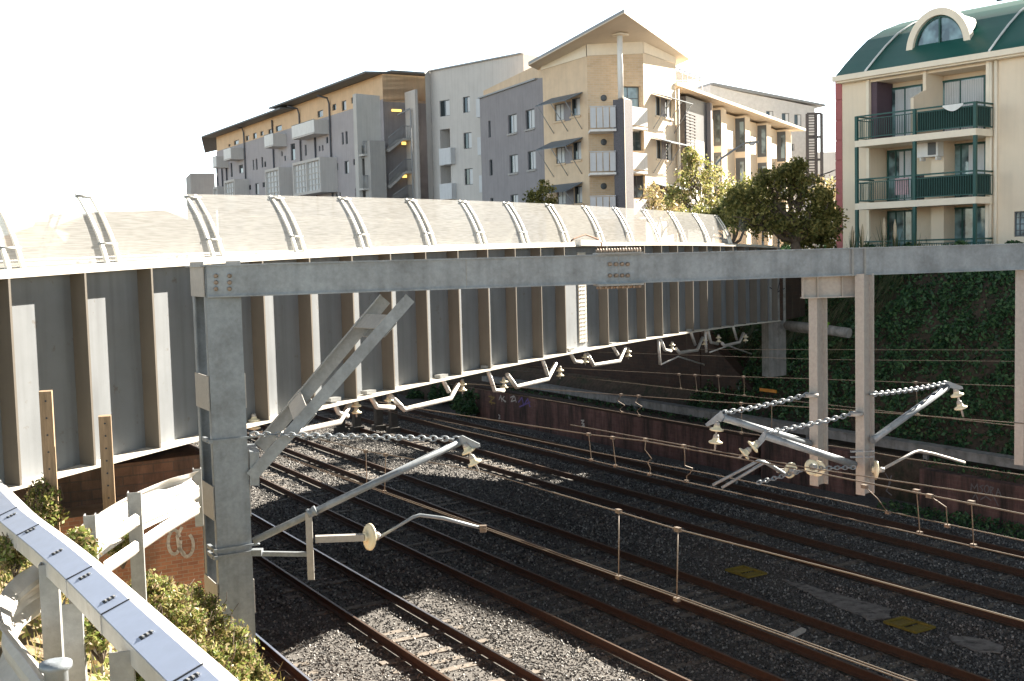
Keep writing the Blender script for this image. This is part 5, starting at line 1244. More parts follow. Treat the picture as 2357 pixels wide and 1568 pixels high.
# ---- B6 grey brick block
f6 = Fac(facXY(1640, 117), facXY(1878, 121)); b6 = thing('apartment_building', f6.pt(0, GZB), 'pale grey brick block with paired windows behind the colonnaded cream block', 'building')
def R6(q, off=0): a = Z3(q[0], q[1]); b = Z3(q[2], q[3]); return f6.rect(a[0], a[1], b[0], b[1], off)
H6 = [R6(q) for q in ((858, 402, 916, 470), (983, 420, 1043, 512), (1082, 430, 1140, 525), (1060, 665, 1085, 720))]
t6 = [(0, f6.uv(1640, 196)[1]), (f6.uv(1695, 210)[0], f6.uv(1695, 210)[1]), (f6.L, f6.uv(1878, 246)[1])]
mb = MB(); wallskin(mb, f6, 0, f6.L, GZB, t6, H6); sidesback(mb, f6, 0, f6.L, GZB, t6[0][1], t6[-1][1], 10); mb.build('wall', M['greybrick'], b6, False)
for h in H6: window(f6, h, b6, cur=.5, depth=.14)
mb = MB(); mb.prism([f6.pt(0, t6[0][1]+.02, .4), f6.pt(f6.uv(1695, 210)[0], t6[1][1]+.02, .4), f6.pt(f6.L+1.0, t6[-1][1]+.02, .4), f6.pt(f6.L+1.0, t6[-1][1]+.02, -3), f6.pt(0, t6[0][1]+.02, -3)], UP*.2); mb.build('roof', M['roofgrey'], b6)
lt = thing('lattice_tower', P(1860, 400, 116), 'dark open steel stair frame beside the grey brick block', 'stair tower')
x0, x1, x2 = P(1858, 300, 116), P(1878, 300, 116), P(1891, 300, 116); zt7, zb7 = P(1870, 262, 116).z, P(1870, 420, 116).z
for q in (x0, x1, x2): MB().obox(Vector((q.x, q.y, (zt7+zb7)/2)), Vector((.13, 0, 0)), Vector((0, .13, 0)), UP*((zt7-zb7)/2)).build('post', M['lattice'], lt)
mb = MB()
for i in range(26): z = zb7+(zt7-zb7)*i/25; mb.beam(Vector((x0.x, x0.y-.2, z)), Vector((x1.x, x1.y-.2, z)), .08, .1)
mb.build('slats', M['lattice'], lt)
for f in (0, .33, .66, 1): z = zb7+(zt7-zb7)*f; MB().beam(Vector((x0.x, x0.y, z)), Vector((x2.x, x2.y, z)), .15, .22).build('floor_beam', M['lattice'], lt)
# far pale wall right of the tower
fq = Fac(facXY(1885, 135), facXY(1960, 135)); mb = MB(); wallskin(mb, fq, 0, fq.L, GZB, fq.uv(1905, 375)[1]*.5+fq.uv(1905, 325)[1]*.5, []); sidesback(mb, fq, 0, fq.L, GZB, fq.uv(1905, 350)[1], fq.uv(1905, 350)[1], 8)
tag(mb.build('distant_building', M['greige'], None, False), 'low hazy pale building glimpsed between the stair frame and the red quoined corner', 'building')
# distant roofs at far left seen through the screens
for (xa, xb, yt, Y, lab) in ((-60, 150, 545, 90, 'low pale house far behind the left end of the bridge screens'), (80, 450, 515, 110, 'wide low cream house with hipped roof seen through the screens at left')):
    fh = Fac(facXY(xa, Y), facXY(xb, Y)); zz = fh.uv((xa+xb)/2, yt+28)[1]; zr = fh.uv((xa+xb)/2, yt-8)[1]
    r = thing('house', fh.pt(0, GZB), lab, 'house'); mb = MB(); wallskin(mb, fh, 0, fh.L, GZB, zz, []); sidesback(mb, fh, 0, fh.L, GZB, zz, zz, 9); mb.build('wall', M['buff'], r, False)
    a, b, c, d = fh.pt(-.5, zz+.05, .5), fh.pt(fh.L+.5, zz+.05, .5), fh.pt(fh.L+.5, zz+.05, -9.5), fh.pt(-.5, zz+.05, -9.5); e, g = fh.pt(4, zr+1, -4.5), fh.pt(fh.L-4, zr+1, -4.5)
    mb = MB(); mb.face([a, b, g, e]); mb.face([b, c, g]); mb.face([c, d, e, g]); mb.face([d, a, e]); mb.build('roof', M['tanr'], r)
# ---- B7 green roofed apartment block at right
q0 = P(1939, 350, 50.2); q1 = P(2357, 300, 44.0)
f7 = Fac((q0.x, q0.y), (q1.x, q1.y)); L7 = f7.L+22
b7 = thing('apartment_building', f7.pt(0, 7), 'cream apartment building with curved green roof, arched dormer and green balconies', 'building')
def R7(q, off=0): a = Z4(q[0], q[1]); b = Z4(q[2], q[3]); return f7.rect(a[0], a[1], b[0], b[1], off)
ze7 = f7.uv(2150, 150)[1]; GZ7 = 6.4
ub0, ub1 = R7((362, 600, 1075, 700))[:2]; udv0, udv1 = R7((690, 600, 762, 700))[:2]
# floor levels from slabs
zs = [f7.uv(*Z4(640, y), 1.3)[1] for y in (822, 1222, 1560)]
zs[2] = zs[1]-(zs[0]-zs[1])
RD = 1.25
holes = []
for k, z in enumerate(zs):
    ztop = ze7-.3 if k == 0 else zs[k-1]-.2
    holes.append((ub0, ub1, z+.0, ztop, RD+.01))
uw0, uw1, zw0, zw1 = R7((1238, 1290, 1330, 1445)); hw = (uw0, uw1, zw0, zw1)
mb = MB(); wallskin(mb, f7, 0, L7, GZ7, ze7, [h for h in holes]+[hw], .15)
sidesback(mb, f7, 0, L7, GZ7, ze7, ze7, 18); mb.build('wall', M['cream'], b7, False)
window(f7, hw, b7, cur=0, nx=2, ny=3, depth=.12, glass='glass2')
# far bays of the same front out to the right
f7b = Fac(f7.pt(0, 0, -RD+.02).to_tuple()[:2], f7.pt(f7.L, 0, -RD+.02).to_tuple()[:2])
GL = [('door', (410, 470, 690, 815), .8, 1, 0), ('door', (765, 425, 1072, 770), .85, 1, 1), ('door', (415, 885, 628, 1200), .55, 2, 0), ('door', (770, 850, 1075, 1170), .35, 1, 1), ('door', (420, 1265, 628, 1600), .15, 2, 0), ('door', (780, 1250, 1080, 1600), .2, 1, 1)]
M['glass7'] = glassmat('balcony_door_glass', (.035, .06, .065), .06, 1.6)
lv = [0, 0, 1, 1, 2, 2]
for (nm, q, cur, nx, side), k in zip(GL, lv):
    a, b, c, e = f7b.rect(*Z4(q[0], q[1]), *Z4(q[2], q[3])); c = zs[k]+.05; e = (ze7-.5 if k == 0 else zs[k-1]-.3)
    if side == 0: a = max(a, ub0+.05)
    w = window(f7b, (a, b, c, e), b7, frame='greenp', cur=0, nx=nx, depth=-.03, fw=.07, glass='glass7')
    w.name = 'balcony_door'; ORIG[w.name] = ORIG[b7.name]
    if cur > .5:
        nn = 26; mb = MB()
        for i in range(nn):
            u = a+.1+(b-a-.2)*i/nn
            if i/nn < 1-cur-.02: continue
            mb.face([f7b.pt(u, c+.1, .052), f7b.pt(u+(b-a)/nn*.85, c+.1, .060), f7b.pt(u+(b-a)/nn*.85, e-.1, .060), f7b.pt(u, e-.1, .052)])
        mb.build('vertical_blind', M['curtain'], w)
    elif cur > .3:
        MB().face([f7b.pt(b-(b-a)*cur, c+.1, .052), f7b.pt(b-.1, c+.1, .052), f7b.pt(b-.1, e-.1, .052), f7b.pt(b-(b-a)*cur, e-.1, .052)]).build('curtain', M['curtain'], w)
# dividing wall with sloped shoulder, dark return, slabs
mb = MB(); u0_, u1_ = udv0, udv0+.14
mb.prism([f7.pt(u0_, zs[0], 0), f7.pt(u0_, zs[0], 1.0), f7.pt(u0_, zs[0]+1.5, 1.0), f7.pt(u0_, zs[0]+1.85, .1), f7.pt(u0_, ze7-.2, .1), f7.pt(u0_, ze7-.2, -RD), f7.pt(u0_, zs[0], -RD)], f7.d*.14); mb.build('dividing_wall', M['cream'], b7)
for k in (1, 2): mb = MB(); f7.box(mb, udv0+.1, udv1+.15, zs[k], zs[k-1]-.2, -RD+.02, -RD+.9); mb.build('dividing_wall', M['cream'], b7)
mb = MB(); f7.box(mb, ub0+.01, ub0+.28, zs[0]+.02, ze7-.32, -RD+.02, -.05); mb.build('store_cupboard', mat('plum_panel', (.08, .05, .07), .6), b7)
bu0 = f7.uv(*Z4(272, 860), 1.3)[0]; bu1 = f7.uv(*Z4(1010, 780), 1.3)[0]; bum = f7.uv(*Z4(632, 830), 1.3)[0]
for k, z in enumerate(zs):
    mb = MB(); f7.box(mb, bu0, bu1, z-.26, z, 0.01, 1.35); o = mb.build('balcony', M['creamb'], b7)
    mb = MB()
    def railrun(p, q_, nb):
        mb.beam(p+UP*.98, q_+UP*.98, .06, .06); mb.beam(p+UP*.84, q_+UP*.84, .035, .035); mb.beam(p+UP*.1, q_+UP*.1, .035, .04)
        for i in range(nb+1): c_ = p+(q_-p)*i/nb; mb.obox(c_+UP*.48, Vector((.011, 0, 0)), Vector((0, .011, 0)), UP*.38)
    railrun(f7.pt(bu0+.03, z, 1.3), f7.pt(bu1-.03, z, 1.3), 52); railrun(f7.pt(bu0+.03, z, .05), f7.pt(bu0+.03, z, 1.3), 10); railrun(f7.pt(bu1-.03, z, .05), f7.pt(bu1-.03, z, 1.3), 10)
    mb.build('railing', M['greenp'], o)
    for u in (bu0+.05, bum, bu1-.05):
        mb = MB(); f7.box(mb, u-.06, u+.06, (z if k == 0 else z), (z+1.0 if k == 0 else zs[k-1]-.26), 1.24, 1.36); mb.build('post', M['greenp'], o)
    if k < 2:
        mb = MB(); f7.box(mb, bum+.1, bu1-.1, z+.12, z+.88, 1.24, 1.26); mb2 = mb; mb2.obox(f7.pt(bu1-.08, z+.5, .7), f7.d*.01, f7.n*.55, UP*.38); mb.build('shade_cloth', mat('dark_green_cloth', (.012, .035, .03), .9, 0, .2, 6), o)
# aircon, laundry
u, z = f7b.uv(*Z4(730, 905), 1.1); r = thing('air_conditioner', f7b.pt(u, z), 'white air conditioner unit hung on the balcony wall of the middle floor', 'air conditioner')
mb = MB(); f7b.box(mb, u-.46, u+.46, z-.36, z+.36, .92, 1.35); mb.build('case', M['white'], r); mb = MB(); f7b.box(mb, u+.02, u+.38, z-.3, z+.3, 1.352, 1.36); mb.build('grille', M['frame'], r)
mb = MB()
for s in (-.35, .35): f7b.box(mb, u+s-.03, u+s+.03, z-.5, z-.362, .92, 1.3)
mb.build('bracket', M['white'], r)
uu, _ = f7.uv(*Z4(548, 1150), 1.2); cl = mat('pink_white_laundry', (.62, .42, .46), .9, 0, .15, 12)
mb = MB(); f7.box(mb, uu-.3, uu+.3, zs[1]+.25, zs[1]+.92, 1.1, 1.16); tag(mb.build('laundry', cl), 'pale pink cloth hung behind the middle balcony railing', 'laundry')
mb = MB(); f7.box(mb, uu+.45, uu+.8, zs[1]+.02, zs[1]+1.0, .8, 1.1); tag(mb.build('laundry', M['frame']), 'dark clothes hung beside the pink cloth on the middle balcony', 'laundry')
u, _ = f7.uv(*Z4(830, 640), 1.36); mb = MB(); pts = []
for i in range(9): f = i/8; pts.append(f7.pt(bu1-1.35+.85*f, zs[0]+.93-.2*math.sin(math.pi*f), 1.37))
mb.prism([f7.pt(bu1-.5, zs[0]+.99, 1.37)]+pts[::-1]+[f7.pt(bu1-1.35, zs[0]+.99, 1.37)], f7.n*.02); tag(mb.build('white_cloth', M['white']), 'white cloth sagging over the top balcony railing', 'cloth')
# piers/downpipes beside the bay
for x in (1097, 1128):
    u = f7.uv(*Z4(x, 700), .06)[0]; MB().tube([f7.pt(u, ze7-.1, .07), f7.pt(u, GZ7, .07)], .07, 8).build('downpipe', M['creamb'], b7)
mb = MB(); f7.box(mb, R7((345, 600, 362, 700))[0], ub0-.002, zs[2], ze7-.05, .002, .12); mb.build('pilaster', M['creamb'], b7)
mb = MB(); f7.box(mb, ub1+.002, ub1+.22, zs[2], ze7-.05, .002, .12); mb.build('pilaster', M['creamb'], b7)
# red quoin return on the left corner
ql = P(1923, 350, 50.5); mb = MB(); c0 = f7.pt(0, 0)
for i in range(11):
    z0_, z1_ = GZ7+i*.86, GZ7+i*.86+.8
    if z1_ > ze7: break
    mb.prism([c0+UP*z0_+f7.n*.03, Vector((ql.x, ql.y, z0_))+f7.n*.0, Vector((ql.x+.3, ql.y+.3, z0_)), c0+UP*z0_+f7.n*-.3], UP*.8)
mb.build('quoins', M['redq'], b7)
mb = MB(); mb.prism([c0-f7.n*.02, Vector((ql.x+.04, ql.y+.06, 0)), Vector((ql.x+.04, ql.y+.06, 0))-f7.n*18, c0-f7.n*18], UP*ze7); mb.build('side_wall', M['redq'], b7)
# barrel roof
prof7 = [(0.45, -.05), (-.3, .55), (-1.1, 1.15), (-2.0, 1.75), (-3.2, 2.3), (-4.6, 2.75), (-6.0, 3.08), (-8.0, 3.35), (-10, 3.35), (-14, 2.6), (-18, 0)]
u_s = f7.uv(1921, 186, .45)[0]
mb = MB(); i0 = 0
for u in (u_s, L7+.5):
    for o_, dz in prof7: mb.v.append(f7.pt(u, ze7+.12+dz, o_))
n = len(prof7)
for j in range(n-1): mb.f.append((j, j+1, n+j+1, n+j)); mb.sm.append(True)
mb.f.append(tuple(range(n))); mb.sm.append(False); mb.f.append(tuple(range(n, 2*n))[::-1]); mb.sm.append(False)
rf = mb.build('roof', M['green'], b7)
mb = MB(); mb.beam(f7.pt(u_s-.05, ze7-.02, .5), f7.pt(L7+.5, ze7-.02, .5), .14, .22); mb.build('gutter', M['creamb'], b7)
mb = MB(); f7.box(mb, 0, L7, ze7-.2, ze7-.002, .003, .42); mb.build('eave_board', M['creamb'], b7)
for px in (330, 1085):
    u = f7.uv(*Z4(px, 470), .45)[0]; MB().tube([f7.pt(u, ze7+.17+dz, o_) for o_, dz in prof7[:8]], .045, 6).build('roof_seam', M['white'], b7)
MB().tube([f7.pt(f7.uv(2240, 60, -7)[0]+1, ze7+3.6, -7.2), f7.pt(L7, ze7+3.6, -7.2)], .05, 6).build('ridge_rail', M['frame'], b7)
# arched dormer
do = -.55; ua = f7.uv(*Z4(578, 330), do)[0]; ub = f7.uv(*Z4(972, 270), do)[0]; uc = (ua+ub)/2; rad = (ub-ua)/2
zc7 = f7.uv(*Z4(775, 300), do)[1]; rz = f7.uv(*Z4(775, 48), do)[1]-zc7
dm = MB(); ns = 24; out = []; inn = []
for i in range(ns+1):
    a = math.pi*i/ns; out.append((uc-rad*math.cos(a), zc7+rz*math.sin(a))); inn.append((uc-(rad-.28)*math.cos(a), zc7+(rz-.28)*math.sin(a)))
for i in range(ns):
    dm.prism([f7.pt(*out[i], do), f7.pt(*out[i+1], do), f7.pt(*inn[i+1], do), f7.pt(*inn[i], do)], -f7.n*.35)
for s in (0, -1):
    a, b = out[s], inn[s]; f7.box(dm, min(a[0], b[0]), max(a[0], b[0]), zc7-.5, zc7, do-.35, do)
dorm = dm.build('dormer', M['creamb'], b7)
mb = MB(); f7.box(mb, ua+.28, ub-.28, zc7-.12, zc7, do-.3, do-.02); mb.build('sill', M['creamb'], dorm)
MB().face([f7.pt(u_, z_, do-.22) for u_, z_ in inn]).build('pane', M['glass7'], dorm)
mb = MB(); f7.box(mb, uc-.03, uc+.03, zc7, zc7+rz-.3, do-.2, do-.14)
for i in range(ns): mb.beam(f7.pt(uc+(inn[i][0]-uc)*.96, zc7+(inn[i][1]-zc7)*.96, do-.17), f7.pt(uc+(inn[i+1][0]-uc)*.96, zc7+(inn[i+1][1]-zc7)*.96, do-.17), .05, .07)
mb.build('mullions', M['greenp'], dorm)
mb = MB(); m_ = len(mb.v)
for o_ in (do-.02, -8.5):
    for i in range(ns+1):
        a = math.pi*i/ns; mb.v.append(f7.pt(uc-(rad-.03)*math.cos(a), zc7-.1+(rz+.02)*math.sin(a)*(1 if o_ > -5 else .75), o_))
for i in range(ns): mb.f.append((i, i+1, ns+1+i+1, ns+1+i)); mb.sm.append(True)
mb.build('dormer_roof', M['green'], b7)
# street lamp
Yl = 70; r = thing('street_lamp', P(1648, 500, Yl), 'street lamp with a curved arm in front of the colonnaded block above the trees', 'street lamp')
MB().tube([P(1650, 540, Yl), P(1648, 378, Yl), P(1660, 365, Yl), P(1690, 345, Yl), P(1712, 331, Yl), P(1722, 329, Yl)], [.09, .08, .07, .06, .05, .05], 8).build('pole', M['galv'], r)
q = P(1731, 328, Yl); MB().obox(q, Vector((.38, 0, .02)), Vector((0, .16, 0)), UP*.06).build('head', M['galvdark'], r)
MB().lathe(q-UP*.04, -UP, [(.2, 0), (.16, .12), (.05, .16)], 12).build('bowl', M['curtain'], r)
# cables
for i, (a, b, m_) in enumerate((((1822, 395), (1925, 405), 422), ((1815, 400), (1925, 412), 440), ((1800, 402), (1925, 390), 408), ((1700, 432), (1830, 395), 428))):
    pts = [P(a[0]+(b[0]-a[0])*f/8, a[1]+(b[1]-a[1])*f/8+(m_-(a[1]+b[1])/2)*4*(f/8)*(1-f/8), 62+i) for f in range(9)]
    tag(MB().tube(pts, .035, 5).build('overhead_cable', M['lattice']), ['upper sagging street cable left of the red quoined corner', 'lowest sagging street cable left of the red quoined corner', 'middle sagging street cable left of the red quoined corner', 'street cable over the crown of the light green tree'][i], 'cable')
# ------------------------------------------------------------------ vegetation
M['ivy'] = islandmat('ivy_leaf', [(.016, .045, .022), (.032, .085, .036), (.055, .125, .05), (.09, .17, .065)], .5, .15)
M['leafd'] = islandmat('dark_leaf', [(.07, .085, .03), (.16, .17, .055), (.26, .25, .08), (.44, .38, .14)], .5, .6)
M['leafl'] = islandmat('light_leaf', [(.12, .15, .04), (.24, .26, .08), (.36, .36, .12), (.42, .33, .15), (.46, .44, .24)], .5, .45)
M['leafm'] = islandmat('olive_leaf', [(.07, .085, .03), (.15, .165, .05), (.26, .26, .09), (.38, .34, .14)], .5, .45)
M['leafo'] = islandmat('orange_leaf', [(.28, .20, .10), (.36, .28, .14), (.32, .33, .14)], .5, .45)
M['leafb'] = islandmat('weed_leaf', [(.06, .09, .025), (.14, .19, .045), (.25, .29, .08), (.38, .34, .14), (.20, .14, .08), (.46, .40, .24)], .5, .35)
M['straw'] = islandmat('dry_grass', [(.30, .22, .10), (.42, .33, .17), (.22, .20, .06), (.16, .18, .04)], .7, .3)
M['bark'] = mat('tree_bark', (.10, .075, .055), .9, 0, .3, 8, .4, 30)
M['reed'] = islandmat('reed_leaf', [(.03, .06, .02), (.07, .10, .04), (.16, .15, .08)], .6, .3)
def leafmesh(name, pos, size, m, parent=None, asp=.5, up=.0, stretch=None):
    """pos (n,3); pointed leaf quads with random orientation"""
    n = len(pos)
    a = RNG.normal(size=(n, 3)); a[:, 2] += up; a /= np.linalg.norm(a, axis=1, keepdims=True)
    b = RNG.normal(size=(n, 3)); b -= a*(a*b).sum(1, keepdims=True); b /= np.linalg.norm(b, axis=1, keepdims=True)
    s = size*RNG.uniform(.6, 1.4, (n, 1))
    if stretch is not None: s = s*stretch
    v = np.stack([pos-a*s, pos+b*s*asp, pos+a*s, pos-b*s*asp], 1).reshape(-1, 3)
    f = np.arange(4*n).reshape(-1, 4)
    return npmesh(name, v, f, m, parent)
def blob(c, r, n, shell=.5):
    q = RNG.normal(size=(n, 3)); q /= np.linalg.norm(q, axis=1, keepdims=True)
    rr = (shell+(1-shell)*RNG.random((n, 1)))**.7
    return np.array(c)+q*rr*np.array(r)
def clumps(c, r, nc, per, cr):
    """foliage as many small clumps spread through an ellipsoid"""
    cc = blob(c, r, nc, .25); return np.concatenate([blob(q, (cr*RNG.uniform(.6, 1.3),)*3, per, .1) for q in cc])
def limb(mb, a, b, r0, r1, wob=.15, n=5):
    a = Vector(a); b = Vector(b); pts = []
    for i in range(n+1):
        f = i/n; pts.append(a+(b-a)*f+Vector((random.uniform(-1, 1), random.uniform(-1, 1), random.uniform(-.5, .5)))*wob*(b-a).length*.3*(f > 0)*(f < 1))
    mb.tube(pts, [r0+(r1-r0)*i/n for i in range(n+1)], 7); return pts
def tree(name, label, base, blobs, nc, per, cr, size, m, r0=.25, group=None, cat='tree', limbs=None, dens=1):
    base = Vector(base); r = thing(name, base, label, cat, group)
    mb = MB(); top = Vector(np.mean([b[0] for b in blobs], axis=0)); fork = base+(top-base)*.45
    limb(mb, base, fork, r0, r0*.7, .1)
    for c, rad in blobs:
        p = limb(mb, fork, c, r0*.55, r0*.12, .3)
        for k in range(4):
            e = Vector(c)+Vector((random.uniform(-1, 1)*rad[0], random.uniform(-1, 1)*rad[1], random.uniform(-.3, 1)*rad[2]))*.85
            limb(mb, p[3], e, r0*.22, r0*.05, .3)
    mb.build('trunk', M['bark'], r)
    pos = np.concatenate([clumps(c, rad, nc, per, cr) for c, rad in blobs])
    leafmesh('crown', pos, size, m, r)
    return r
def PB(px, py, Y, rx, ry, rz): q = P(px, py, Y); s = Y/FPX; return ((q.x, q.y, q.z), (rx*s, rz if rz else rx*s, ry*s))
# light green half bare tree in front of the brick corner / colonnade
tree('street_tree', 'sparse yellow green tree in front of the colonnaded cream block', P(1625, 640, 58), [PB(1600, 400, 58, 42, 50, 1.4), PB(1650, 430, 58, 40, 45, 1.3), PB(1560, 450, 58, 45, 38, 1.2), PB(1640, 480, 57, 55, 30, 1.3), PB(1590, 365, 58, 16, 26, .6), PB(1700, 470, 57, 30, 40, 1)],
     34, 22, .34, .095, M['leafl'], .16)
tree('street_tree', 'thin orange tinged tree in front of the sunny side of the brick corner', P(1520, 620, 62), [PB(1525, 470, 62, 40, 38, 1.2), PB(1500, 450, 62, 25, 30, 1), PB(1545, 490, 61, 40, 22, 1)], 24, 14, .33, .09, M['leafo'], .11)
tree('street_tree', 'big dark green tree with dense crown between the bridge end and the red quoined building', (P(1850, 640, 41).x, 41, 6.85), [PB(1740, 450, 41, 40, 42, 1.0), PB(1775, 415, 41, 36, 34, 1.0), PB(1815, 405, 41, 34, 28, .9), PB(1850, 430, 41, 38, 36, 1.0), PB(1885, 455, 41, 38, 34, .9), PB(1905, 500, 41, 30, 40, .9), PB(1870, 505, 41, 40.5, 36, 1.1), PB(1800, 470, 41, 55, 40, 1.3), PB(1755, 505, 40.5, 50, 34, 1.1), PB(1708, 500, 40.5, 40, 40, 1.0), PB(1700, 460, 40.5, 26, 28, .8), PB(1810, 530, 40.5, 70, 28, 1.3), PB(1835, 385, 41, 20, 14, .5)],
     34, 26, .27, .07, M['leafd'], .24)
tree('street_tree', 'olive tree with yellow tipped leaves left of the big dark tree', P(1690, 640, 50), [PB(1690, 470, 50, 38, 40, 1), PB(1665, 500, 50, 34, 26, .9), PB(1715, 440, 50, 26, 26, .8), PB(1620, 500, 50, 40, 26, 1), PB(1575, 505, 50, 36, 20, .8), PB(1745, 480, 50, 34, 40, 1)], 34, 24, .32, .085, M['leafm'], .13)
tree('street_tree', 'small dark tree against the dark grey block', P(1245, 620, 70), [PB(1250, 450, 70, 28, 34, .9), PB(1228, 465, 70, 22, 22, .8), PB(1265, 475, 70, 18, 20, .7)], 26, 16, .36, .11, M['leafd'], .12)
tree('street_tree', 'orange leaved tree beside the red quoined corner', P(1900, 640, 52), [PB(1893, 440, 52, 28, 35, 1), PB(1910, 470, 52, 18, 30, .8)], 26, 14, .32, .09, M['leafo'], .11)
tree('street_tree', 'dark leafy tree right of the big dark tree at the foot of the cream building', P(1905, 640, 44.5), [PB(1895, 530, 44.5, 42, 45, 1.1), PB(1850, 545, 44, 45, 30, 1.1)], 50, 22, .33, .09, M['leafd'], .14)
# feathery reeds in front of the ground floor of the cream building
for i, (x, yt, Y) in enumerate(((1962, 520, 43), (1985, 515, 42.5), (2035, 500, 42), (2060, 505, 42), (2110, 530, 41.5), (2140, 545, 41.5))):
    r = thing('reed_grass', P(x, 640, Y), ['clump of feathery reeds at the left corner of the cream building', 'clump of reeds just right of the building corner post', 'tall plumed reeds before the left balcony door, left clump', 'tall plumed reeds before the left balcony door, right clump', 'short reeds under the right balcony door', 'rightmost short reeds behind the long beam'][i], 'reeds', 'reeds behind the portal beam')
    b = P(x, 630, Y); mb = MB()
    for k in range(16):
        a = random.uniform(0, 6.28); l = P(x, yt, Y).z-b.z; l *= random.uniform(.6, 1.05); q = Vector((math.cos(a), math.sin(a), 0))*random.uniform(.1, .5)
        w = Vector((-math.sin(a), math.cos(a), 0))*.02; m_ = b+q*.4+UP*l*.6; e = b+q+UP*l
        mb.face([b-w, b+w, m_+w, m_-w]); mb.face([m_-w, m_+w, e])
    mb.build('blades', M['reed'], r, False)
    if i < 4:
        mb = MB(); t = P(x, yt, Y); mb.tube([b, t-UP*.7], .012, 5); mb.lathe(t-UP*.8, UP, [(.02, 0), (.07, .2), (.06, .55), (.01, .8)], 7); mb.build('plume', mat('reed_plume', (.5, .42, .3), .9, 0, .2, 20), r)
# ivy covered embankment
def ivy():
    n = 120000
    t = RNG.uniform(12, 46, n); p = 29.6+RNG.random(n)*8.2
    keep = ~((t > 37) & (p < 31.2)); t, p = t[keep], p[keep]; n = len(t)
    z = np.array([right_z(a, b) for a, b in zip(p, t)])
    bump = .22*(np.sin(p*2.1+t*1.3)+np.sin(t*2.7-p*1.9)+.7*np.sin(p*5.3+t*4.1)+.6*np.sin(t*6.7-p*3.3))*.6
    gap = RNG.random(n) < .25+.75*(bump > -.12)
    t, p, z, bump = t[gap], p[gap], z[gap], bump[gap]; n = len(t)
    pos = np.stack([PD.x*p+TD.x*t, PD.y*p+TD.y*t, z+np.maximum(bump, -.05)+RNG.uniform(0, .22, n)], 1); pos -= np.array(PD)*(np.maximum(bump, 0)*.6)[:, None]
    tag(leafmesh('ivy', pos, .068, M['ivy'], asp=.65), 'dense dark ivy covering the embankment under the cream building', kind='stuff')
ivy()
def hang():
    n = 5200; t = RNG.uniform(30, 37, n); s = RNG.random(n); p = 36.2-4.5*s; z = np.array([right_z(a, b) for a, b in zip(p, t)])+.35+.15*np.sin(t*5)
    pos = np.stack([PD.x*p+TD.x*t, PD.y*p+TD.y*t, z], 1); mv = np.zeros((n, 4, 3))
    d = np.array([-PD.x*.55, -PD.y*.55, -.75]); w = np.array(TD)*.012; l = RNG.uniform(.25, .5, (n, 1)); j = RNG.normal(0, .12, (n, 3))
    mv[:, 0] = pos-w; mv[:, 1] = pos+w; mv[:, 2] = pos+(d+j)*l+w; mv[:, 3] = pos+(d+j)*l-w
    tag(npmesh('hanging_grass', mv.reshape(-1, 3), np.arange(4*n).reshape(-1, 4), M['reed']), 'long drooping grass hanging down the top of the embankment', kind='stuff')
hang()
def low():
    # weeds on top of / in front of the low walls, and the bush at the wall's far end
    pos = []
    for t in np.arange(13, 24, .12): pos.append(blob(PT(27.4+.2*math.sin(t), t, -.1), (.45, .4, .22), 26))
    for t in np.arange(8, 24, .25): pos.append(blob(PT(28.8, t, 1.1), (.4, .4, .2), 26))
    for t in np.arange(30, 50, .3): pos.append(blob(PT(28.3+RNG.random()*.8, t, 1.25), (.4, .4, .15), 10))
    tag(leafmesh('ground_weeds', np.concatenate(pos), .06, M['ivy'], asp=.6), 'low green weeds along the foot and top of the brick walls', kind='stuff')
low()
for i, (px, py, Y, rx, rz) in enumerate(((1075, 925, 57, 34, 32), (1020, 905, 62, 42, 22), (965, 905, 66, 26, 14))):
    c = P(px, py, Y); s = Y/FPX
    r = thing('bush', Vector((c.x, c.y, 0)), ['dense green bush at the left end of the low brick wall', 'green bush under the girder, middle of three', 'small green bush under the girder, farthest left of three'][i], 'bush', 'bushes at the end of the low wall')
    mb = MB(); mb.tube([Vector((c.x, c.y, -.2)), Vector((c.x, c.y, c.z))], .05, 6); mb.build('stem', M['bark'], r)
    leafmesh('foliage', clumps(c, (rx*s, 1.2, rz*s), 45, 34, .3), .09, M['ivy'], r)
# green tuft by the drain pipe
c = P(1897, 747, 38.5); tag(leafmesh('weed_tuft', blob(c, (.14, .14, .14), 60), .06, islandmat('bright_leaf', [(.12, .3, .03), (.2, .42, .05)], .5, .3)), 'bright green weed tuft above the drain pipe', 'weed')

# near bank: dense weeds, dry grass, shrubs with stems
def bank():
    n = 42000
    p = RNG.uniform(-3.5, 4.4, n); t = RNG.uniform(2.5, 16.1, n)
    z = np.array([bank_z(a, b) for a, b in zip(p, t)]); bump = .18*(np.sin(p*3.1+t*2.3)+np.sin(t*3.7-p*2.9))
    pos = np.stack([PD.x*p+TD.x*t, PD.y*p+TD.y*t, z+np.maximum(0, bump)+RNG.uniform(0, .16, n)], 1)
    tag(leafmesh('bank_weeds', pos, .024, M['leafb'], asp=.5), 'sunlit tangled weeds covering the near bank', kind='stuff')
    n = 9000; p = RNG.uniform(-3.5, 4.4, n); t = RNG.uniform(2.5, 16, n); z = np.array([bank_z(a, b) for a, b in zip(p, t)])
    pos = np.stack([PD.x*p+TD.x*t, PD.y*p+TD.y*t, z], 1); h = RNG.uniform(.1, .32, (n, 1)); j = RNG.normal(0, .35, (n, 3)); j[:, 2] = 1; w = RNG.normal(0, 1, (n, 3)); w[:, 2] = 0; w /= np.linalg.norm(w, axis=1, keepdims=True); w *= .005
    mv = np.stack([pos-w, pos+w, pos+j*h+w*.3, pos+j*h-w*.3], 1)
    tag(npmesh('dry_grass', mv.reshape(-1, 3), np.arange(4*n).reshape(-1, 4), M['straw']), 'dry straw coloured grass stalks on the near bank', kind='stuff')
bank()
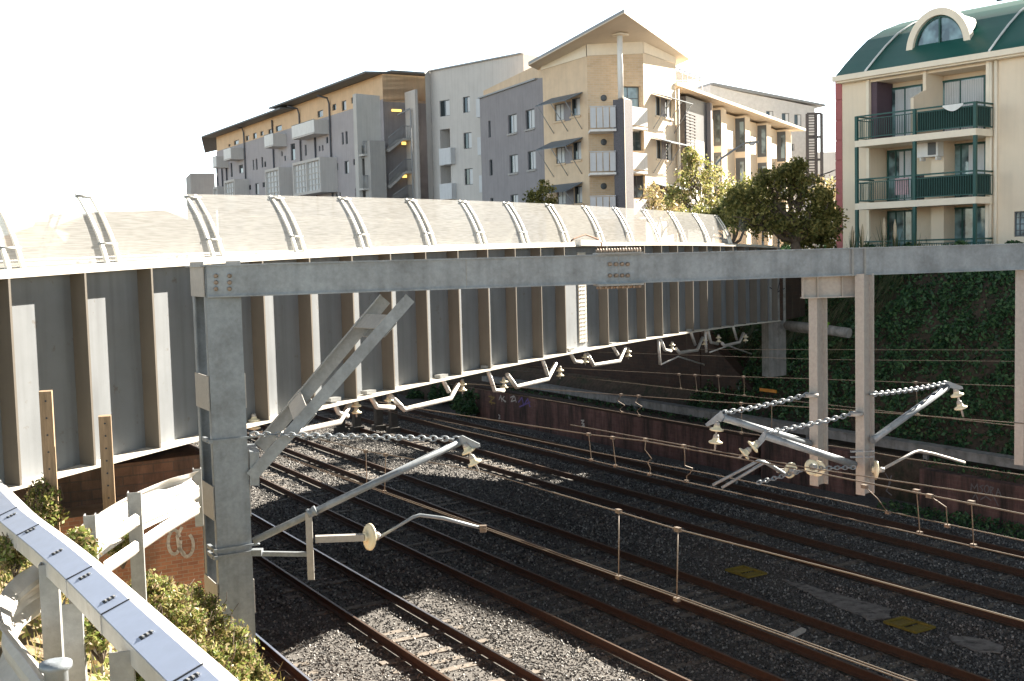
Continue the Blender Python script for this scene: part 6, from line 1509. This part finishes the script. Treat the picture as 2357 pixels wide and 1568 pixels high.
shr = [(470, 1405, 11.5, 50, 50, 'leafy shrub at the left foot of the mast'), (545, 1500, 10.5, 42, 60, 'leafy shrub hiding the foot of the mast'), (430, 1450, 9.5, 60, 55, 'broad shrub between the box barrier and the mast'), (350, 1360, 9.5, 55, 50, 'shrub right of the box barrier below the guard rail post'), (590, 1555, 11.5, 30, 30, 'small shrub right of the mast foot at the bottom edge'), (480, 1530, 7.5, 60, 60, 'large leaved shrub at the bottom beside the box barrier'), (98, 1165, 8.9, 48, 62, 'scrubby plant growing around the taller timber post'), (190, 1260, 7.2, 40, 45, 'weedy shrub behind the box barrier under the guard rail'), (280, 1250, 8.6, 38, 40, 'weedy shrub left of the tall guard rail post'),
       (440, 1380, 12.5, 40, 40, 'leafy shrub against the brick abutment left of the mast'), (500, 1450, 12.0, 48, 50, 'dense shrub wrapped around the left side of the mast foot'), (560, 1540, 11.8, 50, 45, 'dense shrub in front of the mast foot at the bottom'), (400, 1400, 10.5, 55, 50, 'shrub between the tall guard rail post and the mast'), (520, 1575, 9.0, 60, 45, 'low shrub at the bottom edge left of the mast foot'),
       (230, 1440, 6.2, 70, 60, 'low shrub seen under the box barrier'), (330, 1540, 5.6, 60, 55, 'low shrub at the bottom edge under the box barrier'), (30, 1270, 7.2, 45, 40, 'yellowish shrub at the left edge under the box barrier')]
for i, (x, y, Y, rx, ry, lab) in enumerate(shr):
    c = P(x, y, Y); s = Y/FPX; r = thing('shrub', Vector((c.x, c.y, c.z-ry*s*1.2)), lab, 'shrub', 'shrubs on the near bank')
    mb = MB(); base = Vector((c.x, c.y, c.z-ry*s*1.5))
    for k in range(9):
        e = c+Vector((random.uniform(-1, 1)*rx*s, random.uniform(-.8, .8)*rx*s, random.uniform(.2, 1.15)*ry*s)); limb(mb, base, e, .009, .003, .3)
    mb.build('stems', M['bark'], r)
    leafmesh('foliage', clumps(c, (rx*s*.9, rx*s*.9, ry*s*.95), 44, 34, .06*Y/8), .014+.0009*Y, M['leafb'], r, asp=.42)

# ------------------------------------------------------------------ light, sky, camera
AZ, EL = math.radians(50.5), math.radians(30)
sd = Vector((math.sin(AZ)*math.cos(EL), math.cos(AZ)*math.cos(EL), math.sin(EL)))
ld = bpy.data.lights.new('sun', 'SUN'); ld.energy = 5.0; ld.angle = math.radians(.5); ld.color = (1, .90, .76)
lo = bpy.data.objects.new('sun', ld); COL.objects.link(lo); lo.rotation_euler = (-sd).to_track_quat('-Z', 'Y').to_euler()
w = bpy.data.worlds.new('World'); SC.world = w; w.use_nodes = True; nt = w.node_tree; bg = nt.nodes['Background']
sk = nt.nodes.new('ShaderNodeTexSky'); sk.sky_type = 'NISHITA'; sk.sun_disc = False; sk.sun_elevation = EL; sk.sun_rotation = AZ
sk.air_density = 1.0; sk.dust_density = 1.0; sk.ozone_density = 1.0
def _wn(t, **k):
    n = nt.nodes.new(t)
    for a, b in k.items(): setattr(n, a, b)
    return n
tcw = _wn("ShaderNodeTexCoord")
def dirfac(v, a, b, lo, hi):
    d = _wn("ShaderNodeVectorMath", operation="DOT_PRODUCT"); nt.links.new(tcw.outputs["Generated"], d.inputs[0]); d.inputs[1].default_value = v
    m = _wn("ShaderNodeMapRange", interpolation_type="SMOOTHSTEP"); nt.links.new(d.outputs["Value"], m.inputs[0])
    for i, x in enumerate((a, b, lo, hi)): m.inputs[i+1].default_value = x
    return m.outputs[0]
g0_ = dirfac((.5, .86, 0), -.3, .75, 1.15, 1.0); g1_ = dirfac((0, 0, 1), .04, .36, 1.4, .03)  # sky brightness shaped by direction: raised near the horizon, cut overhead
gm_ = _wn("ShaderNodeMath", operation="MULTIPLY"); nt.links.new(g0_, gm_.inputs[0]); nt.links.new(g1_, gm_.inputs[1]); g_ = gm_.outputs[0]
h_ = dirfac((-.22, .97, .05), .62, .93, 0.0, 1.0)
s1_ = _wn("ShaderNodeVectorMath", operation="SCALE"); nt.links.new(sk.outputs[0], s1_.inputs[0]); nt.links.new(g_, s1_.inputs["Scale"])
s2_ = _wn("ShaderNodeVectorMath", operation="SCALE"); s2_.inputs[0].default_value = (3.5, 3.85, 4.4); nt.links.new(h_, s2_.inputs["Scale"])
ad_ = _wn("ShaderNodeVectorMath", operation="ADD"); nt.links.new(s1_.outputs[0], ad_.inputs[0]); nt.links.new(s2_.outputs[0], ad_.inputs[1])
k_ = dirfac((-.5, -.86, .08), .25, .92, 0.0, 1.0)  # added fill: extra glow low behind the camera, lifts surfaces facing it
s3_ = _wn("ShaderNodeVectorMath", operation="SCALE"); s3_.inputs[0].default_value = (2.25, 2.5, 2.85); nt.links.new(k_, s3_.inputs["Scale"])
ad2_ = _wn("ShaderNodeVectorMath", operation="ADD"); nt.links.new(ad_.outputs[0], ad2_.inputs[0]); nt.links.new(s3_.outputs[0], ad2_.inputs[1])
nt.links.new(ad2_.outputs[0], bg.inputs[0]); bg.inputs[1].default_value = .05
cd_ = bpy.data.cameras.new('camera'); cam = bpy.data.objects.new('camera', cd_); COL.objects.link(cam)
cd_.sensor_width = 36; cd_.lens = 36*FPX/2357; cd_.clip_start = .05; cd_.clip_end = 4000
cam.matrix_world = Matrix.Translation(EYE) @ RM.to_4x4()
SC.camera = cam
SC.view_settings.view_transform = 'Standard'; SC.view_settings.look = 'None'; SC.view_settings.gamma = 1; SC.view_settings.use_curve_mapping = False
SC.view_settings.exposure = 2.55
